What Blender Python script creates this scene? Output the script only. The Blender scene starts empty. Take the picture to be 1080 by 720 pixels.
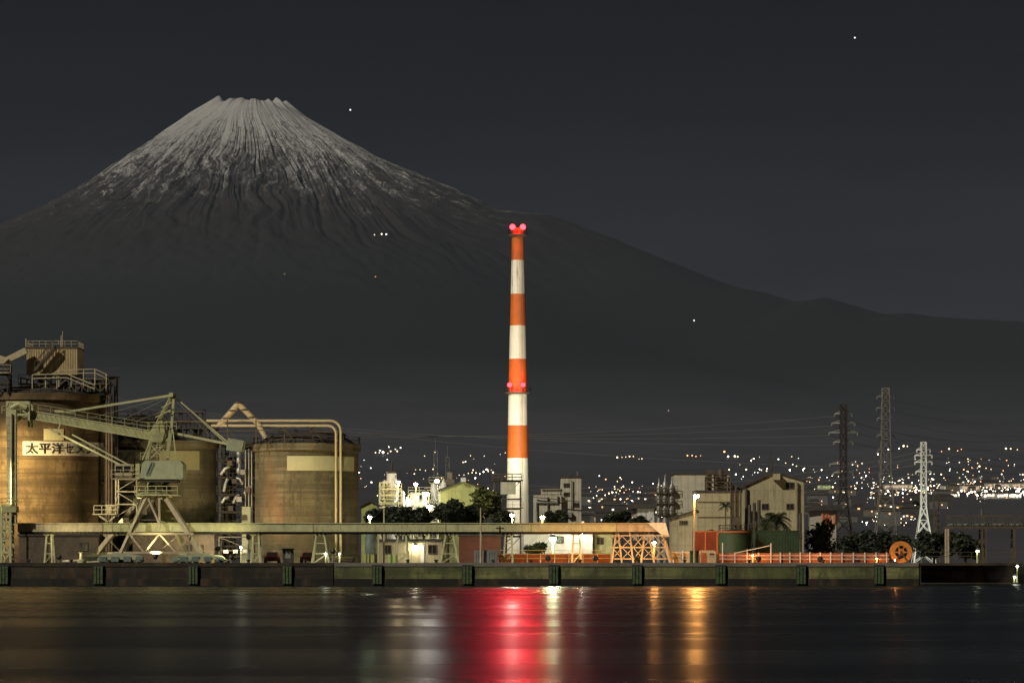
import bpy, math, random
import numpy as np
from mathutils import Vector, Matrix

random.seed(11)
R = math.radians
sc = bpy.context.scene
COL = sc.collection
# ------------------------------------------------------------------ frame of reference
# real metres; camera on +Y, sea level z = 0.  P() turns a bearing/height of the photo at a chosen
# distance into a point of the place.
F, CX, HY, EYE = 3700.0, 540.0, 591.0, 3.0
DECK = 2.6
def X(px, Y): return (px - CX) / F * Y
def Z(py, Y): return EYE + (HY - py) / F * Y
def P(px, py, Y): return Vector((X(px, Y), Y, Z(py, Y)))
def M(n, Y): return n / F * Y

# ------------------------------------------------------------------ materials
MATS = {}
def _nt(name):
    m = bpy.data.materials.new(name); m.use_nodes = True
    nt = m.node_tree; nt.nodes.clear()
    out = nt.nodes.new('ShaderNodeOutputMaterial')
    return m, nt, out
def N(nt, kind, **kw):
    n = nt.nodes.new(kind)
    for k, v in kw.items(): setattr(n, k, v)
    return n
def mathn(nt, op, a=None, b=None, c=None):
    n = N(nt, 'ShaderNodeMath', operation=op)
    for i, v in enumerate((a, b, c)):
        if v is None: continue
        if isinstance(v, (int, float)): n.inputs[i].default_value = v
        else: nt.links.new(v, n.inputs[i])
    return n.outputs[0]
def mixc(nt, fac, a, b, blend='MIX'):
    n = N(nt, 'ShaderNodeMix', data_type='RGBA', blend_type=blend)
    for sock, v in ((n.inputs[0], fac), (n.inputs[6], a), (n.inputs[7], b)):
        if isinstance(v, (int, float)): sock.default_value = v
        elif isinstance(v, tuple): sock.default_value = (*v[:3], 1)
        else: nt.links.new(v, sock)
    return n.outputs[2]
def noise(nt, vec, scale, detail=4, rough=0.6):
    n = N(nt, 'ShaderNodeTexNoise'); n.inputs['Scale'].default_value = scale
    n.inputs['Detail'].default_value = detail; n.inputs['Roughness'].default_value = rough
    nt.links.new(vec, n.inputs['Vector']); return n.outputs['Fac']
def smooth(nt, v, lo, hi):
    n = N(nt, 'ShaderNodeMapRange', interpolation_type='SMOOTHSTEP')
    n.inputs[1].default_value = lo; n.inputs[2].default_value = hi
    nt.links.new(v, n.inputs[0]); return n.outputs[0]
def scaled(nt, vec, s):
    n = N(nt, 'ShaderNodeVectorMath', operation='MULTIPLY'); n.inputs[1].default_value = s
    nt.links.new(vec, n.inputs[0]); return n.outputs[0]
def objvec(nt):
    tc = N(nt, 'ShaderNodeTexCoord'); oi = N(nt, 'ShaderNodeObjectInfo')
    a = N(nt, 'ShaderNodeVectorMath', operation='ADD')
    sp = mathn(nt, 'MULTIPLY', oi.outputs['Random'], 57.0)
    nt.links.new(tc.outputs['Object'], a.inputs[0]); nt.links.new(sp, a.inputs[1])
    return a.outputs[0]

def paint(name, col, col2=None, rough=0.6, metal=0.0, scale=1.2, streak=0.5, dirt=(0.09, 0.06, 0.035), dirt_amt=0.45, bump=0.15, seam=0):
    """weathered surface: two tones, vertical dirt streaks, fine grain"""
    if name in MATS: return MATS[name]
    m, nt, out = _nt(name); MATS[name] = m
    b = N(nt, 'ShaderNodeBsdfPrincipled'); nt.links.new(b.outputs[0], out.inputs[0])
    v = objvec(nt)
    col2 = col2 or tuple(c * 0.72 for c in col)
    base = mixc(nt, smooth(nt, noise(nt, v, scale, 5, 0.65), 0.35, 0.68), col, col2)
    st = noise(nt, scaled(nt, v, (2.2, 2.2, 0.16)), 1.0, 5, 0.7)
    patch = noise(nt, v, scale * 0.35, 3)
    k = mathn(nt, 'MULTIPLY', smooth(nt, st, 0.48, 0.75), mathn(nt, 'MULTIPLY', smooth(nt, patch, 0.35, 0.7), dirt_amt * 2 * streak))
    base = mixc(nt, k, base, dirt)
    sp = smooth(nt, noise(nt, v, scale * 9, 3), 0.60, 0.72)
    base = mixc(nt, mathn(nt, 'MULTIPLY', sp, dirt_amt * 0.6), base, dirt)
    if seam:
        sx = N(nt, 'ShaderNodeSeparateXYZ'); nt.links.new(N(nt, 'ShaderNodeTexCoord').outputs['Object'], sx.inputs[0])
        ln = mathn(nt, 'LESS_THAN', mathn(nt, 'FRACT', mathn(nt, 'DIVIDE', sx.outputs[0], seam)), 0.16)
        l2 = mathn(nt, 'LESS_THAN', mathn(nt, 'FRACT', mathn(nt, 'DIVIDE', sx.outputs[2], seam * 2.6)), 0.05)
        base = mixc(nt, mathn(nt, 'MULTIPLY', mathn(nt, 'MAXIMUM', ln, l2), 0.28), base, tuple(c * .35 for c in col))
    nt.links.new(base, b.inputs['Base Color'])
    b.inputs['Metallic'].default_value = metal
    rr = mathn(nt, 'ADD', mathn(nt, 'MULTIPLY', patch, 0.25), rough - 0.12)
    nt.links.new(rr, b.inputs['Roughness'])
    if bump:
        bn = N(nt, 'ShaderNodeBump'); bn.inputs['Strength'].default_value = bump; bn.inputs['Distance'].default_value = 0.05
        nt.links.new(noise(nt, v, scale * 6, 4), bn.inputs['Height']); nt.links.new(bn.outputs[0], b.inputs['Normal'])
    return m

def concrete(name, col, dark, lift=1.8, pocks=0.4, rust=(0.16, 0.085, 0.04), rust_amt=0.35):
    """slip-formed concrete: lift lines, long drips, pock marks, rusty patches"""
    m, nt, out = _nt(name); MATS[name] = m
    b = N(nt, 'ShaderNodeBsdfPrincipled'); nt.links.new(b.outputs[0], out.inputs[0])
    v = objvec(nt)
    sx = N(nt, 'ShaderNodeSeparateXYZ'); nt.links.new(v, sx.inputs[0])
    big = noise(nt, v, 0.16, 4, 0.6)
    base = mixc(nt, smooth(nt, big, 0.40, 0.60), col, dark)
    blot = noise(nt, scaled(nt, v, (1, 1, .6)), 0.5, 8, 0.74)
    base = mixc(nt, mathn(nt, 'MULTIPLY', smooth(nt, blot, 0.46, 0.60), 0.75), base, tuple(c * 0.55 for c in dark))
    drip = noise(nt, scaled(nt, v, (1.5, 1.5, 0.05)), 1.0, 6, 0.72)
    base = mixc(nt, mathn(nt, 'MULTIPLY', smooth(nt, drip, 0.50, 0.72), 0.6), base, tuple(c * 0.5 for c in dark))
    band = noise(nt, scaled(nt, v, (0.03, 0.03, 0.9)), 1.0, 5, 0.75)
    base = mixc(nt, mathn(nt, 'MULTIPLY', smooth(nt, band, 0.40, 0.62), 0.75), base, tuple(c * 0.5 for c in dark))
    fr = mathn(nt, 'FRACT', mathn(nt, 'DIVIDE', sx.outputs[2], lift))
    line = mathn(nt, 'LESS_THAN', fr, 0.035)
    base = mixc(nt, mathn(nt, 'MULTIPLY', line, 0.5), base, tuple(c * 0.4 for c in dark))
    rs = noise(nt, scaled(nt, v, (0.5, 0.5, 0.12)), 1.0, 5, 0.65)
    base = mixc(nt, mathn(nt, 'MULTIPLY', smooth(nt, rs, 0.5, 0.72), rust_amt), base, rust)
    pk = smooth(nt, noise(nt, v, 2.3, 2), 0.66, 0.71)
    base = mixc(nt, mathn(nt, 'MULTIPLY', pk, pocks), base, (0.03, 0.025, 0.02))
    nt.links.new(base, b.inputs['Base Color'])
    b.inputs['Roughness'].default_value = 0.85
    bn = N(nt, 'ShaderNodeBump'); bn.inputs['Strength'].default_value = 0.35; bn.inputs['Distance'].default_value = 0.08
    nt.links.new(noise(nt, v, 3.0, 6, 0.7), bn.inputs['Height']); nt.links.new(bn.outputs[0], b.inputs['Normal'])
    return m

def glow(name, col, strength, sampled=True):
    if name in MATS: return MATS[name]
    m, nt, out = _nt(name); MATS[name] = m
    e = N(nt, 'ShaderNodeEmission'); e.inputs[0].default_value = (*col, 1); e.inputs[1].default_value = strength
    nt.links.new(e.outputs[0], out.inputs[0])
    m.cycles.emission_sampling = 'FRONT' if sampled else 'NONE'
    return m

def leaves_mat(name, c1, c2):
    m, nt, out = _nt(name); MATS[name] = m
    b = N(nt, 'ShaderNodeBsdfPrincipled'); nt.links.new(b.outputs[0], out.inputs[0])
    v = objvec(nt)
    nt.links.new(mixc(nt, smooth(nt, noise(nt, v, 0.9, 4), 0.3, 0.7), c1, c2), b.inputs['Base Color'])
    b.inputs['Roughness'].default_value = 0.6
    return m

steel_pale = paint('pale_steel_lamp_tint', (0.60, 0.58, 0.32), (0.48, 0.46, 0.25), 0.55, dirt_amt=.7)  # greenish-yellow cast of the quay light is put into this steel colour
steel_cream = paint('cream_steel', (0.55, 0.47, 0.30), (0.43, 0.36, 0.23), 0.5, dirt_amt=.7)
steel_green = paint('green_grey_steel', (0.50, 0.48, 0.24), (0.37, 0.36, 0.17), 0.5, dirt_amt=.8)
steel_teal = paint('teal_grey_steel', (0.43, 0.45, 0.29), (0.35, 0.37, 0.24), 0.45)
steel_tealdark = paint('dull_teal_steel', (0.17, 0.22, 0.19), (0.10, 0.14, 0.12), 0.55)
steel_dark = paint('dark_steel', (0.06, 0.05, 0.04), (0.035, 0.03, 0.025), 0.6)
steel_brown = paint('brown_steel', (0.12, 0.09, 0.055), (0.07, 0.05, 0.035), 0.65)
steel_grey = paint('galvanised_steel', (0.40, 0.40, 0.38), (0.28, 0.28, 0.27), 0.4, 0.5)
clad_tan = paint('tan_cladding', (0.62, 0.49, 0.28), (0.52, 0.41, 0.23), 0.55, dirt_amt=0.6)
clad_cream = paint('cream_cladding', (0.48, 0.42, 0.26), (0.38, 0.33, 0.20), 0.6, scale=0.4, dirt_amt=.8, seam=1.0)
clad_white = paint('white_cladding', (0.62, 0.58, 0.46), (0.50, 0.47, 0.37), 0.55, scale=0.5, dirt_amt=.8, seam=1.0)
clad_lime = paint('lime_cladding', (0.50, 0.52, 0.18), (0.40, 0.42, 0.14), 0.6, scale=0.5, dirt_amt=.6, seam=1.2)
white_paint = paint('white_paint', (0.78, 0.76, 0.70), (0.66, 0.64, 0.58), 0.5, dirt_amt=0.25)
roof_dark = paint('dark_roofing', (0.07, 0.06, 0.055), (0.045, 0.04, 0.035), 0.8)
conc_yellow = concrete('ochre_concrete', (0.26, 0.175, 0.08), (0.14, 0.09, 0.04))
conc_tan = concrete('tan_concrete', (0.36, 0.31, 0.20), (0.28, 0.24, 0.15), pocks=0.75, rust_amt=0.15)
conc_olive = concrete('olive_concrete', (0.27, 0.22, 0.12), (0.17, 0.14, 0.07), lift=2.2, rust=(0.22, 0.10, 0.05), rust_amt=0.5)
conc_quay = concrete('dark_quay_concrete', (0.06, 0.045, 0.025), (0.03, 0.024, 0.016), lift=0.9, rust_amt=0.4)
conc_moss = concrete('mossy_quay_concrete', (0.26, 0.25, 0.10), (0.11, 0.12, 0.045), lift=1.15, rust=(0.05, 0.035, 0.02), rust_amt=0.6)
tide = concrete('wet_tide_band', (0.02, 0.018, 0.012), (0.012, 0.012, 0.008), lift=5)
conc_deck = paint('deck_concrete', (0.20, 0.18, 0.15), (0.13, 0.115, 0.095), 0.85, scale=0.3)
earth = paint('yard_earth', (0.07, 0.065, 0.05), (0.045, 0.045, 0.035), 0.9, scale=0.05, bump=0)
rubber = paint('black_rubber', (0.03, 0.03, 0.03), (0.02, 0.02, 0.02), 0.7)
rubber_green = paint('algae_rubber', (0.08, 0.13, 0.045), (0.03, 0.045, 0.02), 0.6, scale=3, dirt_amt=.9)
glass_dark = paint('dark_glass', (0.025, 0.028, 0.03), (0.02, 0.02, 0.022), 0.2, dirt_amt=0.1, bump=0)
red_paint = paint('red_paint', (0.38, 0.05, 0.03), (0.26, 0.035, 0.02), 0.4)
orange_paint = paint('orange_paint', (0.80, 0.30, 0.06), (0.68, 0.24, 0.045), 0.5, dirt_amt=0.2)
orange_rust_glow = paint('rust_orange_glow_paint', (0.42, 0.13, 0.045), (0.32, 0.09, 0.03), 0.6)  # on the fence panels this colour carries the orange lamp glow
cont_red = paint('container_red', (0.17, 0.035, 0.018), (0.12, 0.024, 0.012), 0.5)
green_dark = paint('dark_green_paint', (0.035, 0.075, 0.035), (0.025, 0.05, 0.025), 0.55)
ink = paint('black_lettering', (0.015, 0.015, 0.015), (0.012, 0.012, 0.012), 0.6, dirt_amt=0)
sign_white = paint('sign_white', (0.72, 0.66, 0.55), (0.62, 0.56, 0.46), 0.6, dirt_amt=0.5, scale=0.8)
panel_cream = paint('panel_cream', (0.66, 0.60, 0.33), (0.60, 0.54, 0.30), 0.6, dirt_amt=0.25, scale=0.5)
bark = paint('bark', (0.07, 0.055, 0.04), (0.05, 0.04, 0.03), 0.9)
leaf_dark = leaves_mat('dark_leaves', (0.018, 0.028, 0.012), (0.035, 0.045, 0.018))
leaf_lit = leaves_mat('lamp_lit_leaves', (0.13, 0.15, 0.035), (0.20, 0.21, 0.06))  # lamp light on the leaves put into a brighter leaf colour
leaf_palm = leaves_mat('palm_leaves', (0.014, 0.02, 0.009), (0.022, 0.03, 0.012))
wire_mat = paint('cable', (0.17, 0.17, 0.17), (0.14, 0.14, 0.14), 0.6, dirt_amt=0, bump=0)

# ------------------------------------------------------------------ mesh builder
ORG = {}
class MB:
    def __init__(s): s.v, s.f, s.m = [], [], []
    def add(s, vs, fs, mi=0):
        b = len(s.v); s.v.extend(tuple(p) for p in vs)
        for f in fs: s.f.append(tuple(b + i for i in f)); s.m.append(mi)
    def box(s, x0, x1, y0, y1, z0, z1, mi=0):
        if x0 > x1: x0, x1 = x1, x0
        if z0 > z1: z0, z1 = z1, z0
        vs = [(x, y, z) for z in (z0, z1) for x, y in ((x0, y0), (x1, y0), (x1, y1), (x0, y1))]
        s.add(vs, [(3, 2, 1, 0), (4, 5, 6, 7), (0, 1, 5, 4), (1, 2, 6, 5), (2, 3, 7, 6), (3, 0, 4, 7)], mi); return s
    def beam(s, p, q, w, h=None, mi=0):
        p, q = Vector(p), Vector(q); h = h or w; d = (q - p)
        if d.length < 1e-6: return s
        d.normalize(); up = Vector((0, 0, 1)) if abs(d.z) < 0.95 else Vector((0, 1, 0))
        a = d.cross(up).normalized(); b = a.cross(d).normalized()
        vs = []
        for c in (p, q):
            for i, j in ((-1, -1), (1, -1), (1, 1), (-1, 1)): vs.append(c + a * (i * w / 2) + b * (j * h / 2))
        s.add(vs, [(3, 2, 1, 0), (4, 5, 6, 7), (0, 1, 5, 4), (1, 2, 6, 5), (2, 3, 7, 6), (3, 0, 4, 7)], mi); return s
    def tube(s, pts, r, n=8, mi=0, r2=None):
        pts = [Vector(p) for p in pts]; k = len(pts); vs = []; ref = None
        for i, p in enumerate(pts):
            d = (pts[min(i + 1, k - 1)] - pts[max(i - 1, 0)]).normalized()
            if ref is None:
                up = Vector((0, 0, 1)) if abs(d.z) < 0.9 else Vector((0, 1, 0)); ref = d.cross(up).normalized()
            a = (ref - d * ref.dot(d)).normalized(); b = d.cross(a); ref = a
            rr = r if r2 is None else r + (r2 - r) * i / (k - 1)
            for j in range(n):
                t = 2 * math.pi * j / n; vs.append(p + (a * math.cos(t) + b * math.sin(t)) * rr)
        fs = [(i * n + j, i * n + (j + 1) % n, (i + 1) * n + (j + 1) % n, (i + 1) * n + j) for i in range(k - 1) for j in range(n)]
        fs += [tuple(range(n))[::-1], tuple(range((k - 1) * n, k * n))]
        s.add(vs, fs, mi); return s
    def lathe(s, cx, cy, prof, n=32, mi=0, mis=None, a0=0, a1=None):
        full = a1 is None; a1 = 2 * math.pi if full else a1; m = n if full else n + 1; vs = []
        for r, z in prof:
            for j in range(m):
                t = a0 + (a1 - a0) * j / n; vs.append((cx + r * math.cos(t), cy + r * math.sin(t), z))
        for i in range(len(prof) - 1):
            fs = [(i * m + j, i * m + (j + 1) % m, (i + 1) * m + (j + 1) % m, (i + 1) * m + j) for j in range(n)]
            b = len(s.v) if i == 0 else b
            if i == 0: s.v.extend(vs)
            for f in fs: s.f.append(tuple(b + q for q in f)); s.m.append(mis[i] if mis else mi)
        return s
    def prism(s, poly, y0, y1, mi=0):
        n = len(poly); vs = [(x, y0, z) for x, z in poly] + [(x, y1, z) for x, z in poly]
        fs = [tuple(range(n)), tuple(range(n, 2 * n))[::-1]] + [(i, i + n, (i + 1) % n + n, (i + 1) % n) for i in range(n)]
        s.add(vs, fs, mi); return s
    def ball(s, c, r, n=10, k=6, mi=0, sz=1.0):
        return s.lathe(c[0], c[1], [(r * math.sin(math.pi * (i + 1e-3) / (k + 2e-3)), c[2] - sz * r * math.cos(math.pi * i / k)) for i in range(k + 1)], n, mi)
    def rail(s, pts, h=1.1, t=0.06, step=1.6):
        pts = [Vector(p) for p in pts]
        for a, b in zip(pts, pts[1:]):
            for k in (0.5, 1.0): s.beam(a + Vector((0, 0, h * k)), b + Vector((0, 0, h * k)), t)
            n = max(1, int((b - a).length / step))
            for i in range(n + 1):
                p = a.lerp(b, i / n); s.beam(p, p + Vector((0, 0, h)), t)
        return s
    def frame(s, x0, x1, y0, y1, z0, z1, levels, t=0.22, brace=True):
        zs = [z0 + (z1 - z0) * i / levels for i in range(levels + 1)]
        cs = [(x0, y0), (x1, y0), (x1, y1), (x0, y1)]
        for x, y in cs: s.beam((x, y, z0), (x, y, z1), t)
        for i, z in enumerate(zs):
            if i:
                for (a, b) in zip(cs, cs[1:] + cs[:1]): s.beam((*a, z), (*b, z), t * 0.9)
            if brace and i < levels:
                for a, b in ((cs[0], cs[1]), (cs[1], cs[2]), (cs[3], cs[0])):
                    if i % 2: a, b = b, a
                    s.beam((*a, z), (*b, zs[i + 1]), t * 0.55)
        return s
    def build(s, name, mats, parent=None, smooth=False, origin=None):
        me = bpy.data.meshes.new(name)
        o0 = ORG[parent] if parent is not None else Vector(origin or (0, 0, 0))
        me.from_pydata([(x - o0.x, y - o0.y, z - o0.z) for x, y, z in s.v], [], s.f)
        for m in (mats if isinstance(mats, (list, tuple)) else [mats]): me.materials.append(m)
        me.polygons.foreach_set('material_index', s.m)
        if smooth:
            me.polygons.foreach_set('use_smooth', [True] * len(me.polygons))
            try: me.set_sharp_from_angle(angle=R(38))
            except Exception: pass
        o = bpy.data.objects.new(name, me); COL.objects.link(o)
        if parent is not None: o.parent = parent; ORG[o] = o0
        else: o.location = o0; ORG[o] = o0
        return o

def tag(o, label=None, cat=None, group=None, kind=None):
    for k, v in (('label', label), ('category', cat), ('group', group), ('kind', kind)):
        if v: o[k] = v
    return o
def thing(name, label, cat, loc, group=None):
    o = bpy.data.objects.new(name, None); COL.objects.link(o); o.location = loc; o.empty_display_size = 0.5
    ORG[o] = Vector(loc); return tag(o, label, cat, group)
def kids(o): return [c for c in bpy.data.objects if c.parent == o]
def dup(o, loc, label=None, rz=None, s=None):
    def rec(a, par):
        c = a.copy(); COL.objects.link(c); c.parent = par
        for ch in kids(a): rec(ch, c)
        return c
    c = rec(o, None); c.location = loc
    if rz is not None: c.rotation_euler.z = rz
    if s is not None: c.scale = (s, s, s) if isinstance(s, (int, float)) else s
    if label: c['label'] = label
    return c
def light(kind, name, loc, power, col, parent=None, aim=None, **kw):
    l = bpy.data.lights.new(name, kind); l.energy = power; l.color = col
    for k, v in kw.items(): setattr(l, k, v)
    o = bpy.data.objects.new(name, l); COL.objects.link(o)
    loc = Vector(loc)
    if parent is not None: o.parent = parent; o.location = loc - ORG[parent]
    else: o.location = loc
    if aim is not None: o.rotation_euler = (Vector(aim) - loc).to_track_quat('-Z', 'Y').to_euler()
    return o

WARM = (1.0, 0.78, 0.42); SODIUM = (1.0, 0.42, 0.10); COOL = (0.93, 1.0, 0.86); GREENW = (0.80, 1.0, 0.55); REDL = (1.0, 0.004, 0.035)

# ------------------------------------------------------------------ value noise for the terrain
class VNoise:
    def __init__(s, seed): s.t = np.random.default_rng(seed).random((257, 257))
    def __call__(s, u, v):
        iu, iv = np.floor(u).astype(int), np.floor(v).astype(int); fu, fv = u - iu, v - iv
        fu, fv = fu * fu * (3 - 2 * fu), fv * fv * (3 - 2 * fv); a, b = iu % 256, iv % 256
        t = s.t
        return (t[a, b] * (1 - fu) + t[a + 1, b] * fu) * (1 - fv) + (t[a, b + 1] * (1 - fu) + t[a + 1, b + 1] * fu) * fv
VN = VNoise(5); VN2 = VNoise(9)

SUM = (X(266, 28000.0), 28000.0)
RP = np.array([0, 200, 285, 300, 447, 712, 1014, 1393, 1771, 1998, 2200, 2415, 2831, 3210, 3588, 3853, 4080, 4345, 4572, 4799, 5026, 5215, 5480, 5859, 6162, 8000, 11000, 16000, 22000, 26000, 27400])
RH = np.array([3560, 3600, 3655, 3637, 3531, 3379, 3213, 3060, 2880, 2774, 2745, 2720, 2555, 2396, 2244, 2138, 2090, 2005, 2042, 1975, 1905, 1918, 1877, 1854, 1843, 1700, 1200, 500, 150, 8, -25])
LP = np.array([0, 200, 280, 300, 500, 878, 1257, 1635, 2014, 3000, 5000, 8000, 11000, 16000, 22000, 26000, 27400])
LH = np.array([3560, 3600, 3705, 3690, 3568, 3303, 3038, 2811, 2645, 2150, 1450, 900, 600, 330, 120, 8, -25])
FP = np.array([0, 200, 270, 310, 600, 900, 1500, 2000, 3000, 4500, 7000, 10000, 14000, 18000, 21000, 24000, 25500, 26100, 26600, 27400])
FH = np.array([3560, 3610, 3650, 3630, 3430, 3230, 2830, 2520, 1980, 1450, 940, 620, 390, 250, 160, 70, 24, 8, 0, -25])
def terrain(x, y, detail=True):
    x = np.asarray(x, float); y = np.asarray(y, float)
    dx, dy = x - SUM[0], y - SUM[1]; r = np.hypot(dx, dy); az = np.arctan2(dx, -dy)   # 0 = towards the sea, + = right
    hr, hl, hf = np.interp(r, RP, RH), np.interp(r, LP, LH), np.interp(r, FP, FH)
    t = np.clip((np.abs(az) - 0.75) / (1.45 - 0.75), 0, 1); t = t * t * (3 - 2 * t)
    h = hf * (1 - t) + np.where(az > 0, hr, hl) * t
    if detail:
        w = np.clip((r - 350) / 900, 0, 1) * np.clip((9000 - r) / 6000, 0, 1)
        wob = (VN(x / 900 + 70, y / 900 + 40) - 0.5) * 0.24 + (VN2(x / 260 + 70, y / 260 + 40) - 0.5) * 0.09
        g = 0
        for fq, am, lim in ((13, 42, 2900), (37, 34, 2500), (90, 24, 2300), (180, 14, 2000)):
            q = VN2((az + wob) * fq + 80, r / (1500.0 * 16 / fq + 260)); g = g - am * np.clip((lim - r) / (lim * .4), 0, 1) * (1 - np.abs(2 * q - 1)) ** 1.4
        g = g + ((VN(x / 120 + 30, y / 120 + 30) - .5) * 30 + (VN2(x / 55 + 30, y / 55 + 30) - .5) * 22) * np.clip((3600 - r) / 1500, 0, 1)
        side = 1 - 0.6 * t
        h = h + g * w * side + 22 * w * side
        rim = np.exp(-((r - 290) / 90.0) ** 2)
        h = h + rim * (VN(az * 7 + 9, r * 0 + 3) - 0.5) * 46 + rim * (VN(az * 25 + 9, r * 0 + 7) - 0.5) * 16
        h = h + (VN(x / 700 + 60, y / 700 + 60) - 0.5) * 26 * np.clip((26000 - r) / 14000, 0, 1) * np.clip((r - 2500) / 4000, 0, 1)
    return h
def ground_hit(px, py, dmin=1500.0, dmax=27500.0):
    """the point of the slope seen in that direction"""
    ys = np.geomspace(dmin, dmax, 900); h = np.maximum(terrain(X(px, ys), ys), 2.4); zz = Z(py, ys)
    k = np.nonzero(h >= zz)[0]
    if len(k) == 0: return None
    y = ys[k[0]]; return Vector((X(px, y), y, max(float(h[k[0]]), 2.4)))

# ------------------------------------------------------------------ setting: mountain, ground, sea, sky
def mountain():
    na = 940; rs = np.concatenate([np.linspace(0, 500, 40), np.geomspace(506, 9000, 210), np.geomspace(9100, 27300, 70)])
    az = np.linspace(R(-104), R(104), na)
    A, Rr = np.meshgrid(az, rs); lim = 14500 / np.maximum(np.abs(np.sin(A)), 0.2); Rr = np.minimum(Rr, lim + Rr * 1e-3)
    x = SUM[0] + Rr * np.sin(A); y = SUM[1] - Rr * np.cos(A); z = terrain(x, y)
    co = np.stack([x, y, z], -1).reshape(-1, 3); nr = len(rs)
    i = np.arange(nr - 1)[:, None] * na + np.arange(na - 1)[None, :]
    q = np.stack([i, i + na, i + na + 1, i + 1], -1).reshape(-1, 4)
    me = bpy.data.meshes.new('mountain'); me.vertices.add(len(co)); me.vertices.foreach_set('co', co.astype(np.float32).ravel())
    me.loops.add(q.size); me.loops.foreach_set('vertex_index', q.astype(np.int32).ravel())
    me.polygons.add(len(q)); me.polygons.foreach_set('loop_start', np.arange(0, q.size, 4, dtype=np.int32)); me.polygons.foreach_set('loop_total', np.full(len(q), 4, np.int32))
    me.update(calc_edges=True); me.polygons.foreach_set('use_smooth', [True] * len(q))
    m, nt, out = _nt('snowy_mountain')
    b = N(nt, 'ShaderNodeBsdfPrincipled'); nt.links.new(b.outputs[0], out.inputs[0]); b.inputs['Roughness'].default_value = 0.9
    b.inputs['Specular IOR Level'].default_value = 0.1
    geo = N(nt, 'ShaderNodeNewGeometry'); sp = N(nt, 'ShaderNodeSeparateXYZ'); nt.links.new(geo.outputs['Position'], sp.inputs[0])
    dx = mathn(nt, 'SUBTRACT', sp.outputs[0], SUM[0]); dy = mathn(nt, 'SUBTRACT', SUM[1], sp.outputs[1])
    a = mathn(nt, 'ARCTAN2', dx, dy)
    r = mathn(nt, 'SQRT', mathn(nt, 'ADD', mathn(nt, 'MULTIPLY', dx, dx), mathn(nt, 'MULTIPLY', dy, dy)))
    warp = noise(nt, scaled(nt, geo.outputs['Position'], (0.0030, 0.0030, 0.0030)), 1.0, 5, 0.7)
    warp2 = noise(nt, scaled(nt, geo.outputs['Position'], (0.008, 0.008, 0.008)), 1.0, 3)
    aw = mathn(nt, 'ADD', a, mathn(nt, 'MULTIPLY', mathn(nt, 'SUBTRACT', warp, 0.5), 0.30))
    aw = mathn(nt, 'ADD', aw, mathn(nt, 'MULTIPLY', mathn(nt, 'SUBTRACT', warp2, 0.5), 0.11))
    def streak(k, l, d=5):
        c = N(nt, 'ShaderNodeCombineXYZ'); nt.links.new(mathn(nt, 'MULTIPLY', aw, k), c.inputs[0]); nt.links.new(mathn(nt, 'MULTIPLY', r, l), c.inputs[1])
        return noise(nt, c.outputs[0], 1.0, d, 0.62)
    s1, s2, s3, s4 = streak(26, 0.0011), streak(80, 0.0032, 4), streak(9, 0.0006, 3), streak(260, 0.008, 3)
    s5 = streak(520, 0.012, 3)
    crk = noise(nt, scaled(nt, geo.outputs['Position'], (0.012, 0.012, 0.02)), 1.0, 4, 0.7)
    lim = mathn(nt, 'ADD', sp.outputs[2], mathn(nt, 'MULTIPLY', mathn(nt, 'SUBTRACT', s1, 0.5), 1500))
    lim = mathn(nt, 'ADD', lim, mathn(nt, 'MULTIPLY', mathn(nt, 'SUBTRACT', s2, 0.5), 1500))
    lim = mathn(nt, 'ADD', lim, mathn(nt, 'MULTIPLY', mathn(nt, 'SUBTRACT', s3, 0.5), 900))
    lim = mathn(nt, 'ADD', lim, mathn(nt, 'MULTIPLY', mathn(nt, 'SUBTRACT', crk, 0.5), 700))
    lim = mathn(nt, 'ADD', lim, mathn(nt, 'MULTIPLY', mathn(nt, 'SUBTRACT', s4, 0.5), 1700))
    lim = mathn(nt, 'ADD', lim, mathn(nt, 'MULTIPLY', mathn(nt, 'SUBTRACT', s5, 0.5), 900))
    snow = smooth(nt, lim, 2980, 3420)
    thin = mathn(nt, 'MULTIPLY', smooth(nt, lim, 2750, 3200), 0.14)
    cut = mathn(nt, 'ADD', sp.outputs[2], mathn(nt, 'MULTIPLY', mathn(nt, 'SUBTRACT', s1, 0.5), 500))
    hi = smooth(nt, cut, 2420, 2700)
    snow = mathn(nt, 'MULTIPLY', mathn(nt, 'MAXIMUM', snow, thin), hi)
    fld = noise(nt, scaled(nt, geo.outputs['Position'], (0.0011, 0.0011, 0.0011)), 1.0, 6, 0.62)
    low = mixc(nt, smooth(nt, fld, 0.36, 0.66), (0.085, 0.085, 0.10), (0.068, 0.070, 0.082))  # low slopes paler and mauve: town-lit haze glow put into ground colour
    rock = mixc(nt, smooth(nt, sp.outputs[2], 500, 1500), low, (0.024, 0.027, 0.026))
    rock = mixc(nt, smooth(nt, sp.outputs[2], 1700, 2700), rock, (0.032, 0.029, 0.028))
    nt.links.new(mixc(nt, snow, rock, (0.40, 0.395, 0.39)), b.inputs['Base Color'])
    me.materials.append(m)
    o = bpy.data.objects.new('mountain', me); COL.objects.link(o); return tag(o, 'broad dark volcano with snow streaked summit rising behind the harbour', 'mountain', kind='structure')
mountain()

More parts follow.
